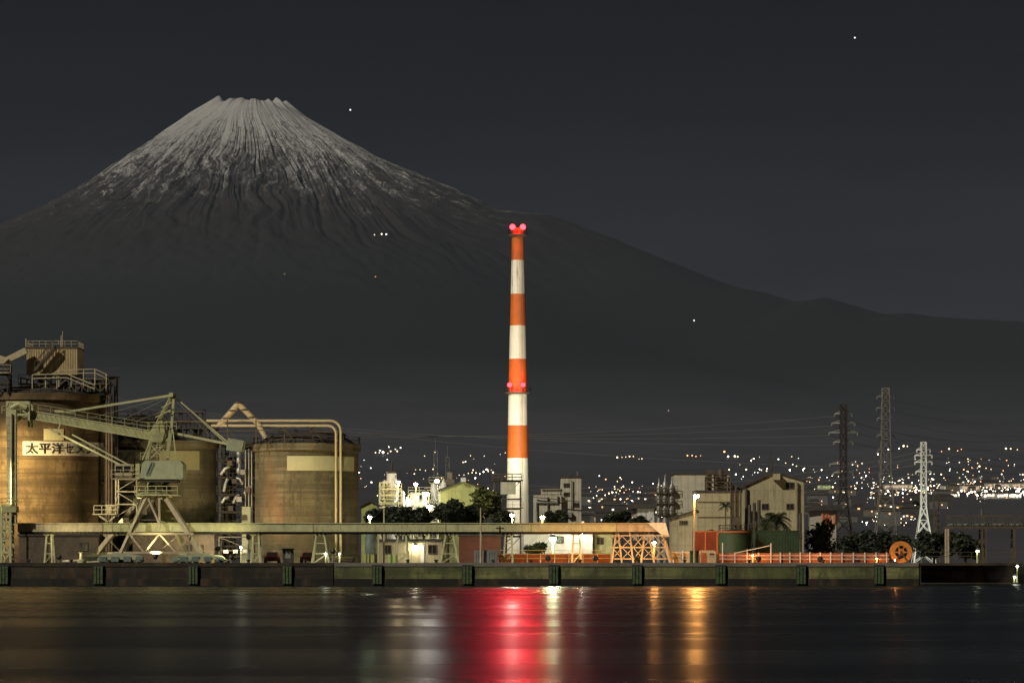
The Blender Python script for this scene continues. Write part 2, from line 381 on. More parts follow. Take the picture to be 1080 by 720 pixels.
g = MB(); g.add([(-14000, 452, 2.4), (14000, 452, 2.4), (14000, 5200, 2.4), (-14000, 5200, 2.4)], [(0, 1, 2, 3)])
tag(g.build('ground', earth), 'flat dark industrial ground between quay and mountain', 'ground', kind='structure')
XQ = X(969, 420)
g = MB(); g.box(-400, XQ, 420.6, 470, -4, DECK)
tag(g.build('quay_deck', conc_deck), 'concrete deck of the cement quay', 'quay', kind='structure')
g = MB(); g.box(XQ + 0.3, 900, 455, 480, -4, DECK - 0.1)
tag(g.build('back_quay_ground', conc_deck), 'set back dark quay at the right', 'quay', kind='structure')

def water():
    m, nt, out = _nt('sea_water')
    gl = N(nt, 'ShaderNodeBsdfPrincipled')
    tc = N(nt, 'ShaderNodeTexCoord'); v = tc.outputs['Object']
    gl.inputs['Base Color'].default_value = (0.004, 0.006, 0.008, 1); gl.inputs['IOR'].default_value = 1.33; gl.inputs['Specular IOR Level'].default_value = 0.30
    n1 = noise(nt, scaled(nt, v, (0.012, 0.05, 1)), 1.0, 4, 0.55)
    n2 = noise(nt, scaled(nt, v, (0.25, 0.10, 1)), 1.0, 5, 0.6)
    rr = mathn(nt, 'ADD', 0.24, mathn(nt, 'MULTIPLY', smooth(nt, n1, 0.3, 0.7), 0.08))
    nt.links.new(rr, gl.inputs['Roughness'])
    bn = N(nt, 'ShaderNodeBump'); bn.inputs['Strength'].default_value = 0.22; bn.inputs['Distance'].default_value = 0.3
    nt.links.new(n2, bn.inputs['Height']); nt.links.new(bn.outputs[0], gl.inputs['Normal'])
    nt.links.new(gl.outputs[0], out.inputs[0])
    g = MB(); g.add([(-14000, -1500, 0), (14000, -1500, 0), (14000, 470, 0), (-14000, 470, 0)], [(0, 1, 2, 3)])
    tag(g.build('sea', m), 'dark harbour water smoothed by long exposure', 'water', kind='structure')
water()

MOON_EL, MOON_AZ = 34, 44          # moon high on the left, behind the camera
def sky():
    w = bpy.data.worlds.new('World'); sc.world = w; w.use_nodes = True; nt = w.node_tree; nt.nodes.clear()
    out = N(nt, 'ShaderNodeOutputWorld'); bg = N(nt, 'ShaderNodeBackground'); nt.links.new(bg.outputs[0], out.inputs[0])
    st = N(nt, 'ShaderNodeTexSky', sky_type='NISHITA'); st.sun_disc = False
    st.sun_elevation = R(MOON_EL); st.sun_rotation = R(180 + MOON_AZ)
    hs = N(nt, 'ShaderNodeHueSaturation'); hs.inputs['Saturation'].default_value = 0.42; hs.inputs['Value'].default_value = 0.0062
    nt.links.new(st.outputs[0], hs.inputs['Color'])
    tc = N(nt, 'ShaderNodeTexCoord'); sp = N(nt, 'ShaderNodeSeparateXYZ'); nt.links.new(tc.outputs['Generated'], sp.inputs[0])
    # town glow low over the horizon, thin cloud bands
    low = mathn(nt, 'POWER', mathn(nt, 'SUBTRACT', 1.0, mathn(nt, 'MINIMUM', mathn(nt, 'MULTIPLY', mathn(nt, 'ABSOLUTE', sp.outputs[2]), 4.5), 1.0)), 2.4)
    cl = noise(nt, scaled(nt, tc.outputs['Generated'], (4, 4, 26)), 1.0, 6, 0.6)
    clf = smooth(nt, cl, 0.35, 0.75)
    add = mixc(nt, mathn(nt, 'MULTIPLY', low, mathn(nt, 'ADD', 0.55, mathn(nt, 'MULTIPLY', clf, 0.7))), (0, 0, 0), (0.40, 0.385, 0.385))
    c = mixc(nt, 1.0, hs.outputs[0], add, 'ADD')
    nt.links.new(c, bg.inputs[0]); bg.inputs[1].default_value = 0.10
sky()
sun = light('SUN', 'moon', (-200, -200, 300), 2.2, (1.0, 0.93, 0.77))
sun.data.angle = R(0.5)
d = Vector((-math.sin(R(MOON_AZ)) * math.cos(R(MOON_EL)), -math.cos(R(MOON_AZ)) * math.cos(R(MOON_EL)), math.sin(R(MOON_EL))))
sun.rotation_euler = (-d).to_track_quat('-Z', 'Y').to_euler()

def haze():
    m, nt, out = _nt('night_haze')
    pv = N(nt, 'ShaderNodeVolumePrincipled'); pv.inputs['Color'].default_value = (0.56, 0.68, 0.96, 1)
    pv.inputs['Density'].default_value = 0.5e-5; pv.inputs['Anisotropy'].default_value = 0.0
    nt.links.new(pv.outputs[0], out.inputs['Volume'])
    g = MB(); g.box(-15000, 15000, -1600, 38000, -70, 3990)
    tag(g.build('haze', m), 'thin night haze over harbour and mountain', 'haze', kind='stuff')
haze()

# ------------------------------------------------------------------ quay walls, fenders, bollards
XJ = X(352, 420)
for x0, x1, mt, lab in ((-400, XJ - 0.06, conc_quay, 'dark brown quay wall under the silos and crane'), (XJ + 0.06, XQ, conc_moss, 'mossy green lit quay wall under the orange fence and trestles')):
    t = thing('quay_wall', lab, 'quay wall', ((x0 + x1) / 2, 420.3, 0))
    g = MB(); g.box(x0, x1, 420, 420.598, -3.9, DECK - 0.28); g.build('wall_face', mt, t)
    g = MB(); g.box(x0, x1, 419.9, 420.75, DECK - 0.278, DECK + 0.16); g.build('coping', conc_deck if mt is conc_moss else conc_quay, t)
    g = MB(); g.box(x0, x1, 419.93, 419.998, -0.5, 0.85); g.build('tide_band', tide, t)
t = thing('quay_wall', 'set back black quay wall beyond the orange reel', 'quay wall', (X(1020, 454), 454.7, 0))
g = MB(); g.box(XQ + 0.35, 900, 454.4, 454.99, -3.9, DECK - 0.5); g.build('wall_face', conc_quay, t)
g = MB(); g.box(XQ + 0.35, 900, 454.3, 455.1, DECK - 0.498, DECK + 0.1); g.build('coping', conc_quay, t)
for k, px in enumerate((1005, 1042)):
    g = MB(); g.box(X(px, 454), X(px + 14, 454), 454.2, 454.398, 0.5, 1.7); g.build('recess_frame', steel_dark, t)
t = thing('quay_wall', 'dark end wall turning back beside the orange reel', 'quay wall', (XQ + 0.15, 438, 0))
g = MB(); g.box(XQ + 0.003, XQ + 0.298, 420.1, 454.2, -3.9, DECK + 0.1); g.build('wall_face', conc_quay, t)

fpx = [4, 104, 204, 303, 398, 493, 584, 672, 760, 845, 927]
fn = ['under the left edge tower', 'under the crane bogies', 'beyond the crane foot', 'below the dark booth', 'near the green upright tank', 'below the grey cabinet',
      'below the brightest white lamp', 'below the orange lit trestle', 'below the red container', 'below the gabled building', 'nearest the orange reel']
f0 = None
for px, w in zip(fpx, fn):
    lab = 'algae green rubber fender on the quay wall ' + w
    loc = (X(px, 420), 419.85, 0)
    if f0 is None:
        f0 = thing('fender', lab, 'fender', loc, 'fenders along the quay wall')
        x, y = loc[0], loc[1]
        g = MB(); g.box(x - 0.62, x + 0.62, y - 0.10, y + 0.02, 0.1, DECK - 0.1); g.build('back_plate', rubber, f0)
        for dx in (-0.38, 0, 0.38):
            g = MB(); g.prism([(x + dx - 0.14, 0.25), (x + dx + 0.14, 0.25), (x + dx + 0.14, DECK - 0.3), (x + dx - 0.14, DECK - 0.3)], y - 0.26, y - 0.102); g.build('rubber_rib', rubber_green, f0)
    else: dup(f0, loc, lab)
b0 = None
for i, px in enumerate((30, 75, 150, 232, 262, 322, 372, 430, 460, 520, 560, 612, 650, 698, 722, 790, 868, 905)):
    loc = (X(px, 421.4), 421.4, DECK)
    if b0 is None:
        b0 = thing('bollard', 'black iron mooring bollard on the quay edge', 'bollard', loc, 'mooring bollards on the quay edge')
        g = MB(); g.lathe(loc[0], loc[1], [(0.02, DECK), (0.32, DECK + 0.001), (0.32, DECK + 0.06), (0.17, DECK + 0.1), (0.15, DECK + 0.34), (0.27, DECK + 0.42), (0.25, DECK + 0.52), (0.01, DECK + 0.56)], 12); g.build('post', rubber, b0, True)
    else: dup(b0, loc)

# ------------------------------------------------------------------ silos
def silo(name_label, px, R_, Y, ztop, mt, sweep):
    x = X(px, Y); t = thing('cement_silo', name_label, 'silo', (x, Y, DECK))
    g = MB(); g.lathe(x, Y, [(R_ + 0.18, DECK), (R_ + 0.18, DECK + 1.1), (R_, DECK + 1.12), (R_, ztop - 1.0)], 96); g.build('wall', mt, t, True)
    g = MB(); g.lathe(x, Y, [(R_ + 0.03, ztop - 1.0), (R_ + 0.32, ztop - 0.85), (R_ + 0.32, ztop), (R_ - 0.2, ztop + 0.02)], 96); g.build('rim', mt, t, True)
    g = MB(); g.lathe(x, Y, [(R_ - 0.2, ztop + 0.0), (R_ * 0.8, ztop + sweep * 0.42), (R_ * 0.5, ztop + sweep * 0.82), (0.05, ztop + sweep)], 48); g.build('roof', roof_dark, t, True)
    g = MB()
    n = 40
    pts = [(x + (R_ + 0.2) * math.cos(2 * math.pi * i / n), Y + (R_ + 0.2) * math.sin(2 * math.pi * i / n), ztop + 0.02) for i in range(n + 1)]
    g.rail(pts, 0.9, 0.05, 3); g.build('railing', steel_brown, t)
    return t, x
# curved boards fixed to a silo
def curved_board(parent, cx, cy, R_, px0, px1, z0, z1, mt, name, text=None):
    def ang(px):
        # bearing px -> angle round the silo axis (front face)
        lo, hi = -math.pi, 0.0
        a = -math.pi / 2
        best = min((abs(CX + F * (cx + R_ * math.cos(q)) / (cy + R_ * math.sin(q)) - px), q) for q in np.linspace(-math.pi, 0, 1500))
        return best[1]
    a0, a1 = ang(px0), ang(px1)
    g = MB(); g.lathe(cx, cy, [(R_ + 0.02, z0), (R_ + 0.07, z0 + 0.002), (R_ + 0.07, z1 - 0.002), (R_ + 0.02, z1)], 28, a0=a0, a1=a1)
    bd = g.build(name, mt, parent, True)
    if text:
        cu = bpy.data.curves.new('lettering', 'FONT'); cu.body = text; cu.align_x = 'LEFT'; cu.size = 1.0; cu.resolution_u = 3; cu.offset = 0.018
        to = bpy.data.objects.new('lettering', cu); COL.objects.link(to); bpy.context.view_layer.update()
        me = bpy.data.meshes.new_from_object(to.evaluated_get(bpy.context.evaluated_depsgraph_get()))
        bpy.data.objects.remove(to)
        xs = [v.co.x for v in me.vertices]; ys = [v.co.y for v in me.vertices]
        w, h = max(xs) - min(xs), max(ys) - min(ys); b0_, b1_ = ang(27), ang(104); arc = (b1_ - b0_) * R_
        x_lo, y_lo = min(xs), min(ys); kx = arc / w; kz = (z1 - z0) * 0.78 / h
        o0 = ORG[parent]
        for v in me.vertices:
            q = b0_ + (v.co.x - x_lo) * kx / R_
            v.co = Vector((cx + (R_ + 0.15) * math.cos(q), cy + (R_ + 0.15) * math.sin(q), z0 + (z1 - z0) * 0.11 + (v.co.y - y_lo) * kz)) - o0
        me.materials.clear(); me.materials.append(ink)
        lo = bpy.data.objects.new('lettering', me); COL.objects.link(lo); lo.parent = bd; ORG[lo] = o0
    return bd

Y1 = 452; R1 = M(70, Y1); zt1 = Z(414, Y1 - R1)
s1, x1 = silo('huge ochre concrete silo with white lettered sign and rooftop house', 41, R1, Y1, zt1, conc_yellow, 1.2)
curved_board(s1, x1, Y1, R1, 24, 112, Z(480, Y1 - R1), Z(465, Y1 - R1), sign_white, 'sign', '太平洋セメント')
g = MB(); curved_board(s1, x1, Y1, R1, 46, 67, Z(464, Y1 - R1), Z(452, Y1 - R1), panel_cream, 'pale_patch')
Y2 = 466; R2 = M(57, Y2); zt2 = Z(464, Y2 - R2)
s2, x2 = silo('tan concrete silo standing behind the crane', 172.5, R2, Y2, zt2, conc_tan, 1.0)
curved_board(s2, x2, Y2, R2, 168, 210, Z(495, Y2 - R2), Z(475, Y2 - R2), panel_cream, 'faded_panel')
Y3 = 455; R3 = M(54.5, Y3); zt3 = Z(467, Y3 - R3)
s3, x3 = silo('olive concrete silo with blank cream panel and twin pipes', 323.5, R3, Y3, zt3, conc_olive, 1.9)
curved_board(s3, x3, Y3, R3, 303, 373, Z(496, Y3 - R3), Z(480.5, Y3 - R3), panel_cream, 'cream_panel')

# clutter on the silo roofs: steel galleries
def roof_gallery(label, px0, px1, py0, py1, Y, dep, seed, mt=steel_dark, n=9, name='roof_gallery'):
    rnd = random.Random(seed); a, b = P(px0, py1, Y), P(px1, py0, Y)
    t = thing(name, label, 'steel gallery', ((a.x + b.x) / 2, Y, a.z))
    g = MB(); xs = [a.x + (b.x - a.x) * i / n for i in range(n + 1)]
    for i, x in enumerate(xs):
        top = b.z - (0.4 * rnd.random()) * (b.z - a.z)
        for y in (Y, Y + dep): g.beam((x, y, a.z), (x, y, top), 0.16)
        g.beam((x, Y, top), (x, Y + dep, top), 0.14)
        if i < n:
            g.beam((x, Y, a.z if i % 2 else top * 0.5 + a.z * 0.5), (xs[i + 1], Y, top * 0.5 + a.z * 0.5 if i % 2 else a.z), 0.11)
    g.build('frame', mt, t)
    g = MB(); zm = a.z + (b.z - a.z) * 0.5
    g.box(a.x - 0.3, b.x + 0.3, Y - 0.1, Y + dep + 0.1, zm - 0.09, zm + 0.05); g.rail([(a.x - 0.3, Y - 0.1, zm + 0.05), (b.x + 0.3, Y - 0.1, zm + 0.05)], 1.1, 0.06); g.build('walkway', mt, t)
    g = MB()
    for _ in range(max(3, n // 2)):
        x = rnd.uniform(a.x + 0.8, b.x - 0.8); w = rnd.uniform(0.3, 0.8); h = rnd.uniform(0.35, 0.9) * (b.z - a.z)
        if rnd.random() < 0.5: g.box(x - w, x + w, Y + dep * 0.3, Y + dep * 0.8, a.z + 0.01, a.z + h)
        else: g.lathe(x, Y + dep * 0.5, [(0.02, a.z), (w * 0.8, a.z + 0.01), (w * 0.8, a.z + h * 0.7), (0.15, a.z + h), (0.02, a.z + h)], 12)
        g.build('machine', steel_brown, t); g = MB()
    g = MB(); z = a.z + 0.3
    g.tube([(a.x, Y - 0.3, z), (a.x + (b.x - a.x) * 0.4, Y - 0.3, z), (a.x + (b.x - a.x) * 0.55, Y - 0.3, b.z - 0.4), (b.x, Y - 0.3, b.z - 0.5)], 0.14, 8); g.build('pipe', steel_brown, t, True)
    return t
roof_gallery('dark steel gallery around the base of the rooftop house', 22, 112, 396, 413, 447.0, 5, 3, steel_brown, 14)
roof_gallery('dark jumble of steel framing on the tan silo roof', 118, 226, 441, 462, 462.0, 5, 7, steel_dark, 13)
roof_gallery('dark steel framing with railings on the olive silo roof', 286, 362, 452, 465, 452.0, 4, 15, steel_dark, 9)

roof_gallery('tall far dark steel framing behind the tan silo', 116, 214, 431, 455, 472.0, 4, 23, steel_dark, 12)
roof_gallery('dark steel bridge joining lettered and tan silos', 110, 160, 436, 450, 455.0, 3, 29, steel_dark, 6)
# rooftop house on the big silo
Yh = 446.0
t = thing('rooftop_house', 'tan corrugated house on the roof of the lettered silo', 'rooftop house', P(55, 395, Yh))
a, b = P(28, 395, Yh), P(82, 367, Yh)
g = MB(); n = 30; x0, x1_ = a.x, b.x; pts = []
for i in range(n):
    u = x0 + (x1_ - x0) * i / n; w = (x1_ - x0) / n
    pts += [(u, Yh), (u + w * 0.55, Yh), (u + w * 0.6, Yh + 0.09), (u + w * 0.95, Yh + 0.09)]
pts.append((x1_, Yh)); vs = [(u, y, a.z) for u, y in pts] + [(u, y, b.z) for u, y in pts]; k = len(pts)
g.add(vs, [(i, i + 1, i + 1 + k, i + k) for i in range(k - 1)])
g.box(x0 + 0.002, x1_ - 0.002, Yh + 0.1, Yh + 6, a.z, b.z); g.build('cladding', clad_tan, t)
g = MB(); g.box(x0 - 0.12, x1_ + 0.12, Yh - 0.12, Yh + 6.2, b.z + 0.002, b.z + 0.16); g.build('roof', steel_brown, t)
g = MB(); g.rail([(x0, Yh, b.z + 0.16), (x1_, Yh, b.z + 0.16), (x1_, Yh + 6, b.z + 0.16)], 0.75, 0.05, 0.8); g.rail([(x0, Yh, b.z + 0.16), (x0, Yh + 6, b.z + 0.16)], 0.75, 0.05, 0.8); g.build('railing', steel_cream, t)
g = MB(); p0, p1 = P(37, 391, Yh - 0.6), P(57, 367, Yh - 0.6)
for dy in (0, 0.7):
    o = Vector((0, -dy, 0)); g.beam(p0 + o, p1 + o, 0.09, 0.28); g.beam(p0 + o + Vector((0, 0, 1)), p1 + o + Vector((0, 0, 1)), 0.07)
    for i in range(7): q = p0.lerp(p1, i / 6) + o; g.beam(q, q + Vector((0, 0, 1)), 0.05)
for i in range(16): q = p0.lerp(p1, i / 15); g.box(q.x - 0.14, q.x + 0.14, q.y - 0.66, q.y - 0.04, q.z, q.z + 0.04)
g.build('staircase', steel_brown, t)
g = MB(); q = P(66, 366, Yh + 1); g.tube([q, P(66, 349, Yh + 1)], 0.045, 6); g.tube([P(64.5, 366, Yh + 1), P(64.5, 354, Yh + 1)], 0.07, 6); g.tube([P(27.5, 366, Yh + .5), P(27.5, 357, Yh + .5)], 0.08, 6); g.build('aerial', steel_cream, t)
g = MB(); g.rail([P(52, 398, Yh - 2), P(60, 392.5, Yh - 2), P(100, 391.5, Yh - 2), P(112, 396, Yh - 2)], 0.0001, 0.001, 99)
for dz in (0, 4):
    g.beam(P(52, 400 - dz, Yh - 2.2), P(62, 394 - dz, Yh - 2.2), 0.09); g.beam(P(62, 394 - dz, Yh - 2.2), P(100, 393 - dz, Yh - 2.2), 0.09); g.beam(P(100, 393 - dz, Yh - 2.2), P(113, 399 - dz, Yh - 2.2), 0.09)
    g.beam(P(34, 399 - dz, Yh - 2.4), P(70, 398 - dz, Yh - 2.4), 0.12); g.beam(P(70, 398 - dz, Yh - 2.4), P(100, 410 - dz, Yh - 2.4), 0.12)
for px, a_, b_ in ((62, 394, 408), (75, 394, 408), (88, 394, 408), (100, 393, 408), (112, 398, 410), (34, 399, 410), (48, 399, 410), (60, 399, 410)): g.beam(P(px, a_ - 4, Yh - 2.2), P(px, b_, Yh - 2.2), 0.11)
g.build('catwalk', steel_cream, t)

t = thing('transfer_house', 'cream head house with chute feeding the rooftop house', 'transfer house', P(0, 420, 444))
g = MB(); q0, q1 = P(-14, 384, 444), P(10, 375, 444)
g.prism([(q0.x, q0.z), (q1.x - 0.6, q0.z), (q1.x, q0.z + 0.6), (q1.x - 0.3, q1.z - 0.3), (q1.x - 1.0, q1.z), (q0.x, q1.z)], 443, 446.5); g.build('housing', steel_cream, t)
g = MB(); g.beam(P(7, 380, 444.5), P(28, 369.5, 444.5), 1.0, 0.75); g.build('chute', steel_cream, t)
g = MB(); g.frame(X(-14, 444), X(9, 444), 443.2, 446.3, Z(415, 444), q0.z - 0.01, 3, 0.2); g.build('support', steel_dark, t)
g = MB(); g.box(X(-16, 444), X(11, 444), 442.6, 446.8, Z(394, 444), Z(393, 444)); g.rail([P(-16, 393, 442.7), P(11, 393, 442.7)], 1.0, 0.06); g.build('platform', steel_cream, t)

# dark pipe and stair towers between the silos
def steel_tower(label, px0, px1, py0, Y, dep, levels, mt=steel_dark, z0=DECK, name='steel_tower'):
    a, b = X(px0, Y), X(px1, Y); zt = Z(py0, Y); t = thing(name, label, 'steel tower', ((a + b) / 2, Y + dep / 2, z0))
    g = MB(); g.frame(a, b, Y, Y + dep, z0, zt, levels, 0.2); g.build('frame', mt, t)
    g = MB()
    for i in range(1, levels + 1):
        g = MB(); z = z0 + (zt - z0) * i / levels; g.box(a - 0.4, b + 0.4, Y - 0.4, Y + dep + 0.3, z + 0.11, z + 0.17); g.rail([(a - 0.4, Y - 0.38, z + 0.17), (b + 0.4, Y - 0.38, z + 0.17)], 1.0, 0.05)
        g.build('platform', mt, t)
    return t
ta = steel_tower('dark steel pipe tower against the edge of the lettered silo', 111, 121, 398, 449, 3, 7)
g = MB()
for i, px in enumerate((112.5, 115, 118)): g.tube([P(px, 592, 448.4), P(px, 405 + 6 * i, 448.4)], 0.13, 8)
g.build('pipes', steel_brown, ta, True)
tb = steel_tower('black steel tower in the gap between lettered and tan silos', 122, 148, 452, 456, 5, 6)
g = MB(); q = P(132, 470, 458); g.lathe(q.x, q.y, [(1.3, q.z - 5), (1.35, q.z), (1.0, q.z + 0.9), (0.05, q.z + 1.3)], 20); g.build('vessel', steel_dark, tb, True)
tc_ = steel_tower('dark steel tower with silver ducts between tan and olive silos', 232, 266, 468, 458, 5, 7)
rnd = random.Random(4); g = MB()
for px0, py0, px1, py1 in ((233, 500, 242, 492), (236, 518, 240, 505), (234, 530, 241, 524), (252, 483, 253, 500), (250, 504, 256, 510), (258, 520, 264, 513), (246, 530, 252, 522)):
    g.tube([P(px0, py0, 457.6), P((px0 + px1) / 2, (py0 + py1) / 2 - 2, 457.4), P(px1, py1, 457.6)], 0.21, 10)
for px in (259, 262.5, 265.5): g.tube([P(px, 590, 457.5), P(px, 472 + rnd.random() * 8, 457.5)], 0.1, 8)
q = P(252, 480, 460)
for zz in (478, 486, 497): c = P(252, zz, 457.4); g.lathe(c.x, c.y, [(0.05, c.z - .5), (0.34, c.z - 0.2), (0.34, c.z + 0.3), (0.1, c.z + 0.6)], 14)
g.build('ducts', steel_grey, tc_, True)
g = MB(); a, b = P(255, 590, 457), P(264, 534, 457); g.box(a.x, b.x, 457.2, 459, DECK, b.z); g.build('hopper', steel_teal, tc_)

t_ = steel_tower('black inner steel tower behind the silver ducts', 238, 268, 472, 465, 4, 9)
g = MB()
for px, r_ in ((240, .5), (246, .35), (262, .6)): c = P(px, 590, 464.3); g.tube([c, P(px, 482, 464.3)], r_, 12)
g.build('riser', steel_dark, t_, True)
for i in range(9): c = P(242 + (i * 37 % 23), 488 + i * 9.5, 457.2); MB().box(c.x - .3, c.x + .35, 457, 457.8, c.z - .35, c.z + .3).build('junction_box', (steel_brown, steel_grey, steel_dark)[i % 3], t_)
# twin pipes over the silos, bent duct
t = thing('twin_pipes', 'pair of cream pipes running level then bending down the olive silo', 'pipes', P(352, 590, 446))
Yp = Y3 - R3 - 0.9
for dz, dx in ((0, 0), (5.2, -5)):
    top = 443.5 + dz; ex = 359.5 + dx; pts = [P(218 - dx, top, Yp + 4), P(250, top, Yp + 3), P(320, top, Yp)]
    for i in range(7):
        q = math.pi / 2 * i / 6; rr = 11 + dx * 0.5; pts.append(P(ex - rr + rr * math.sin(q), top + rr - rr * math.cos(q), Yp))
    pts += [P(ex, 520, Yp), P(ex, 592, Yp)]
    g = MB(); g.tube(pts, 0.17, 10); g.build('pipe', clad_tan, t, True)
g = MB()
for px in (240, 270, 300, 330): g.beam(P(px, 442, Yp + 1), P(px, 467, Yp + 1), 0.13); g.beam(P(px, 451.5, Yp + .9), P(px + 10, 465, Yp + 1), 0.09)
g.beam(P(222, 455, Yp + 2), P(300, 453, Yp + 1), 0.1)
g.build('pipe_support', steel_brown, t)
t = thing('bent_duct', 'cream inverted V duct rising above the gap between the silos', 'duct', P(252, 468, 456))
g = MB(); g.tube([P(231, 449, 454), P(251.5, 425.5, 454)], 0.40, 12); g.tube([P(251.5, 425.5, 454), P(272, 446, 454), P(280.5, 463, 453)], 0.40, 12); g.build('duct', clad_tan, t, True)
g = MB()
for px, py in ((238, 441), (245, 433), (251.5, 424.5), (258, 432), (266, 440)): c = P(px, py, 454); g = MB(); g.lathe(c.x, c.y, [(0.47, c.z - .1), (0.52, c.z), (0.47, c.z + .1)], 12); g.build('flange', steel_brown, t)
g = MB()
g.tube([P(251.5, 424, 454), P(251.5, 419, 454)], 0.08, 6); g.build('vent_pipe', steel_brown, t)

# ------------------------------------------------------------------ crane
Yc = 422.2; Yb = 433.0
cr = thing('harbour_crane', 'pale green portal crane with long boom standing on quay rails', 'crane', (X(165, 427), 427, DECK))
top_y = Z(520, 427)
# portal legs
feet = [(128, Yc), (213, Yc), (102, Yb), (196, Yb)]; heads = [(157, 425.2), (173, 425.2), (152, 429.0), (170, 429.0)]
for (fx, fy), (hx, hy) in zip(feet, heads):
    g = MB(); g.beam(P(fx, 584, fy), P(hx, 521, hy), 0.5, 0.55); g.build('leg', steel_cream, cr)
g = MB(); g.beam(P(128, 582.5, Yc), P(213, 582.5, Yc), 0.26)
l0, l1 = P(134, 562.5, Yc + 0.6), P(204, 562.5, Yc + 0.6); g.beam(l0, l1, 0.28)
bot = [P(p, 582.5, Yc) for p in (128, 152.5, 186, 213)]; tp = [P(p, 562.5, Yc + .6) for p in (136, 168, 202)]
for a, b in ((bot[1], tp[0]), (bot[1], tp[1]), (bot[2], tp[1]), (bot[2], tp[2])): g.beam(a, b, 0.2)
g.build('portal_truss', steel_cream, cr)
g = MB(); g.beam(P(102, 582.5, Yb), P(196, 582.5, Yb), 0.24); g.beam(P(109, 563, Yb), P(190, 563, Yb), 0.24)
for a, b in ((109, 128), (147, 128), (147, 166), (190, 166)): g.beam(P(a, 563, Yb), P(b, 582.5, Yb), 0.16)
g.build('portal_truss', steel_cream, cr)
g = MB()
for k in (0, 1):
    g.beam(P((128, 213)[k], 583, Yc), P((102, 196)[k], 583, Yb), 0.26)
g.beam(P(146, 545, 424), P(165, 524, 425.2), 0.2); g.beam(P(140, 548, 431), P(118, 558, 431), 0.2); g.beam(P(156, 524, 424.9), P(168, 551, 424.2), 0.24); g.beam(P(168, 521, 424.9), P(168, 553, 424.2), 0.26)
g.build('cross_brace', steel_cream, cr)
def bogie(px, Y, w):
    a, b = X(px - w, Y), X(px + w, Y)
    g = MB(); g.prism([(a, DECK + 0.55), (b, DECK + 0.55), (b - 0.5, DECK + 1.0), (px_m(px, Y) + 0.5, DECK + 1.35), (px_m(px, Y) - 0.5, DECK + 1.35), (a + 0.5, DECK + 1.0)], Y - 0.35, Y + 0.35)
    o = g.build('bogie', steel_teal, cr)
    n = 4
    for i in range(n):
        g = MB(); x = a + (b - a) * (i + 0.5) / n
        g.tube([(x, Y - 0.18, DECK + 0.42), (x, Y + 0.18, DECK + 0.42)], 0.36, 14)
        g.box(x - 0.45, x + 0.45, Y - 0.48, Y - 0.36, DECK + 0.3, DECK + 0.9)
        g.build('wheel', steel_tealdark, o)
def px_m(px, Y): return X(px, Y)
bogie(128, Yc, 26); bogie(213, Yc, 26); bogie(102, Yb, 14); bogie(196, Yb, 14)
# slewing platform, machine house
g = MB(); c = P(163, 521, 427); g.lathe(c.x, c.y, [(0.1, c.z - 0.4), (2.2, c.z - 0.4), (2.3, c.z), (1.9, c.z + 0.25), (0.9, c.z + 0.3), (0.9, c.z + 1.6), (1.2, c.z + 1.62), (0.1, c.z + 1.7)], 24); g.build('slewing_ring', steel_green, cr, True)
g = MB(); g.box(X(142, 424), X(187, 424), 424.4, 430, Z(522.3, 424), Z(521.2, 424)); g.rail([P(142, 521.1, 424.5), P(187, 521.1, 424.5)], 1.0, 0.07, 1.2); g.rail([P(142, 521.1, 429.8), P(187, 521.1, 429.8)], 1.0, 0.07, 1.2); g.build('ring_platform', steel_pale, cr)
Ym = 424.2; a, b = P(147, 505, Ym), P(193, 485.5, Ym)
g = MB(); g.prism([(a.x, a.z), (b.x - 0.2, a.z), (b.x, a.z + 0.3), (b.x, b.z - 0.5), (b.x - 0.4, b.z), (a.x + 0.7, b.z), (a.x + 0.35, b.z - 0.25)], Ym, Ym + 4.6); mh = g.build('machine_house', steel_teal, cr)
g = MB(); g.box(a.x - 0.5, a.x - 0.003, Ym + 0.2, Ym + 4.4, a.z + 0.05, b.z - 0.35); g.build('end_cover', steel_pale, mh)
g = MB(); u0, u1 = P(154, 501, Ym), P(163, 488, Ym)
for dx in (0, .38): g.beam((u0.x + dx, Ym - .06, u0.z), (u1.x + dx - .4, Ym - .06, u1.z), .07)
for i in range(6): k = i / 5; xx = u0.x + (u1.x - .4 - u0.x) * k; zz = u0.z + (u1.z - u0.z) * k; g.beam((xx, Ym - .06, zz), (xx + .38, Ym - .06, zz), .05)
g.build('hand_rail', steel_tealdark, mh)
g = MB(); g.box(a.x - 0.2, b.x - 0.8, Ym + 0.2, Ym + 4.4, a.z - 0.35, a.z - 0.003); g.beam((a.x + 1.5, 426, a.z - 0.3), (c.x - .6, 426, c.z + 1.0), 0.35); g.beam((a.x + 3.2, 428, a.z - 0.3), (c.x + .6, 428, c.z + 1.0), 0.35); g.build('undercarriage', steel_dark, cr)
# operator cabin
g = MB(); a2, b2 = P(121, 503, 424.5), P(139, 489, 424.5); g.box(a2.x, b2.x, 424.5, 426.6, a2.z, a2.z + 0.65); g.box(a2.x, b2.x, 424.5, 426.6, b2.z - 0.25, b2.z)
for x in (a2.x + 0.06, (a2.x + b2.x) / 2, b2.x - 0.06): g.box(x - 0.06, x + 0.06, 424.5, 426.6, a2.z + 0.652, b2.z - 0.252)
cab = g.build('cabin', steel_cream, cr)
g = MB(); g.box(a2.x + 0.13, b2.x - 0.13, 424.6, 426.5, a2.z + 0.66, b2.z - 0.26); g.build('window', glass_dark, cab)
g = MB(); g.box(X(117, 424), X(152, 424), 424.2, 427, Z(505, 424), Z(504, 424)); g.rail([P(117, 504, 424.2), P(147, 504, 424.2)], 1.0, 0.06, 1); g.build('cabin_platform', steel_cream, cr)
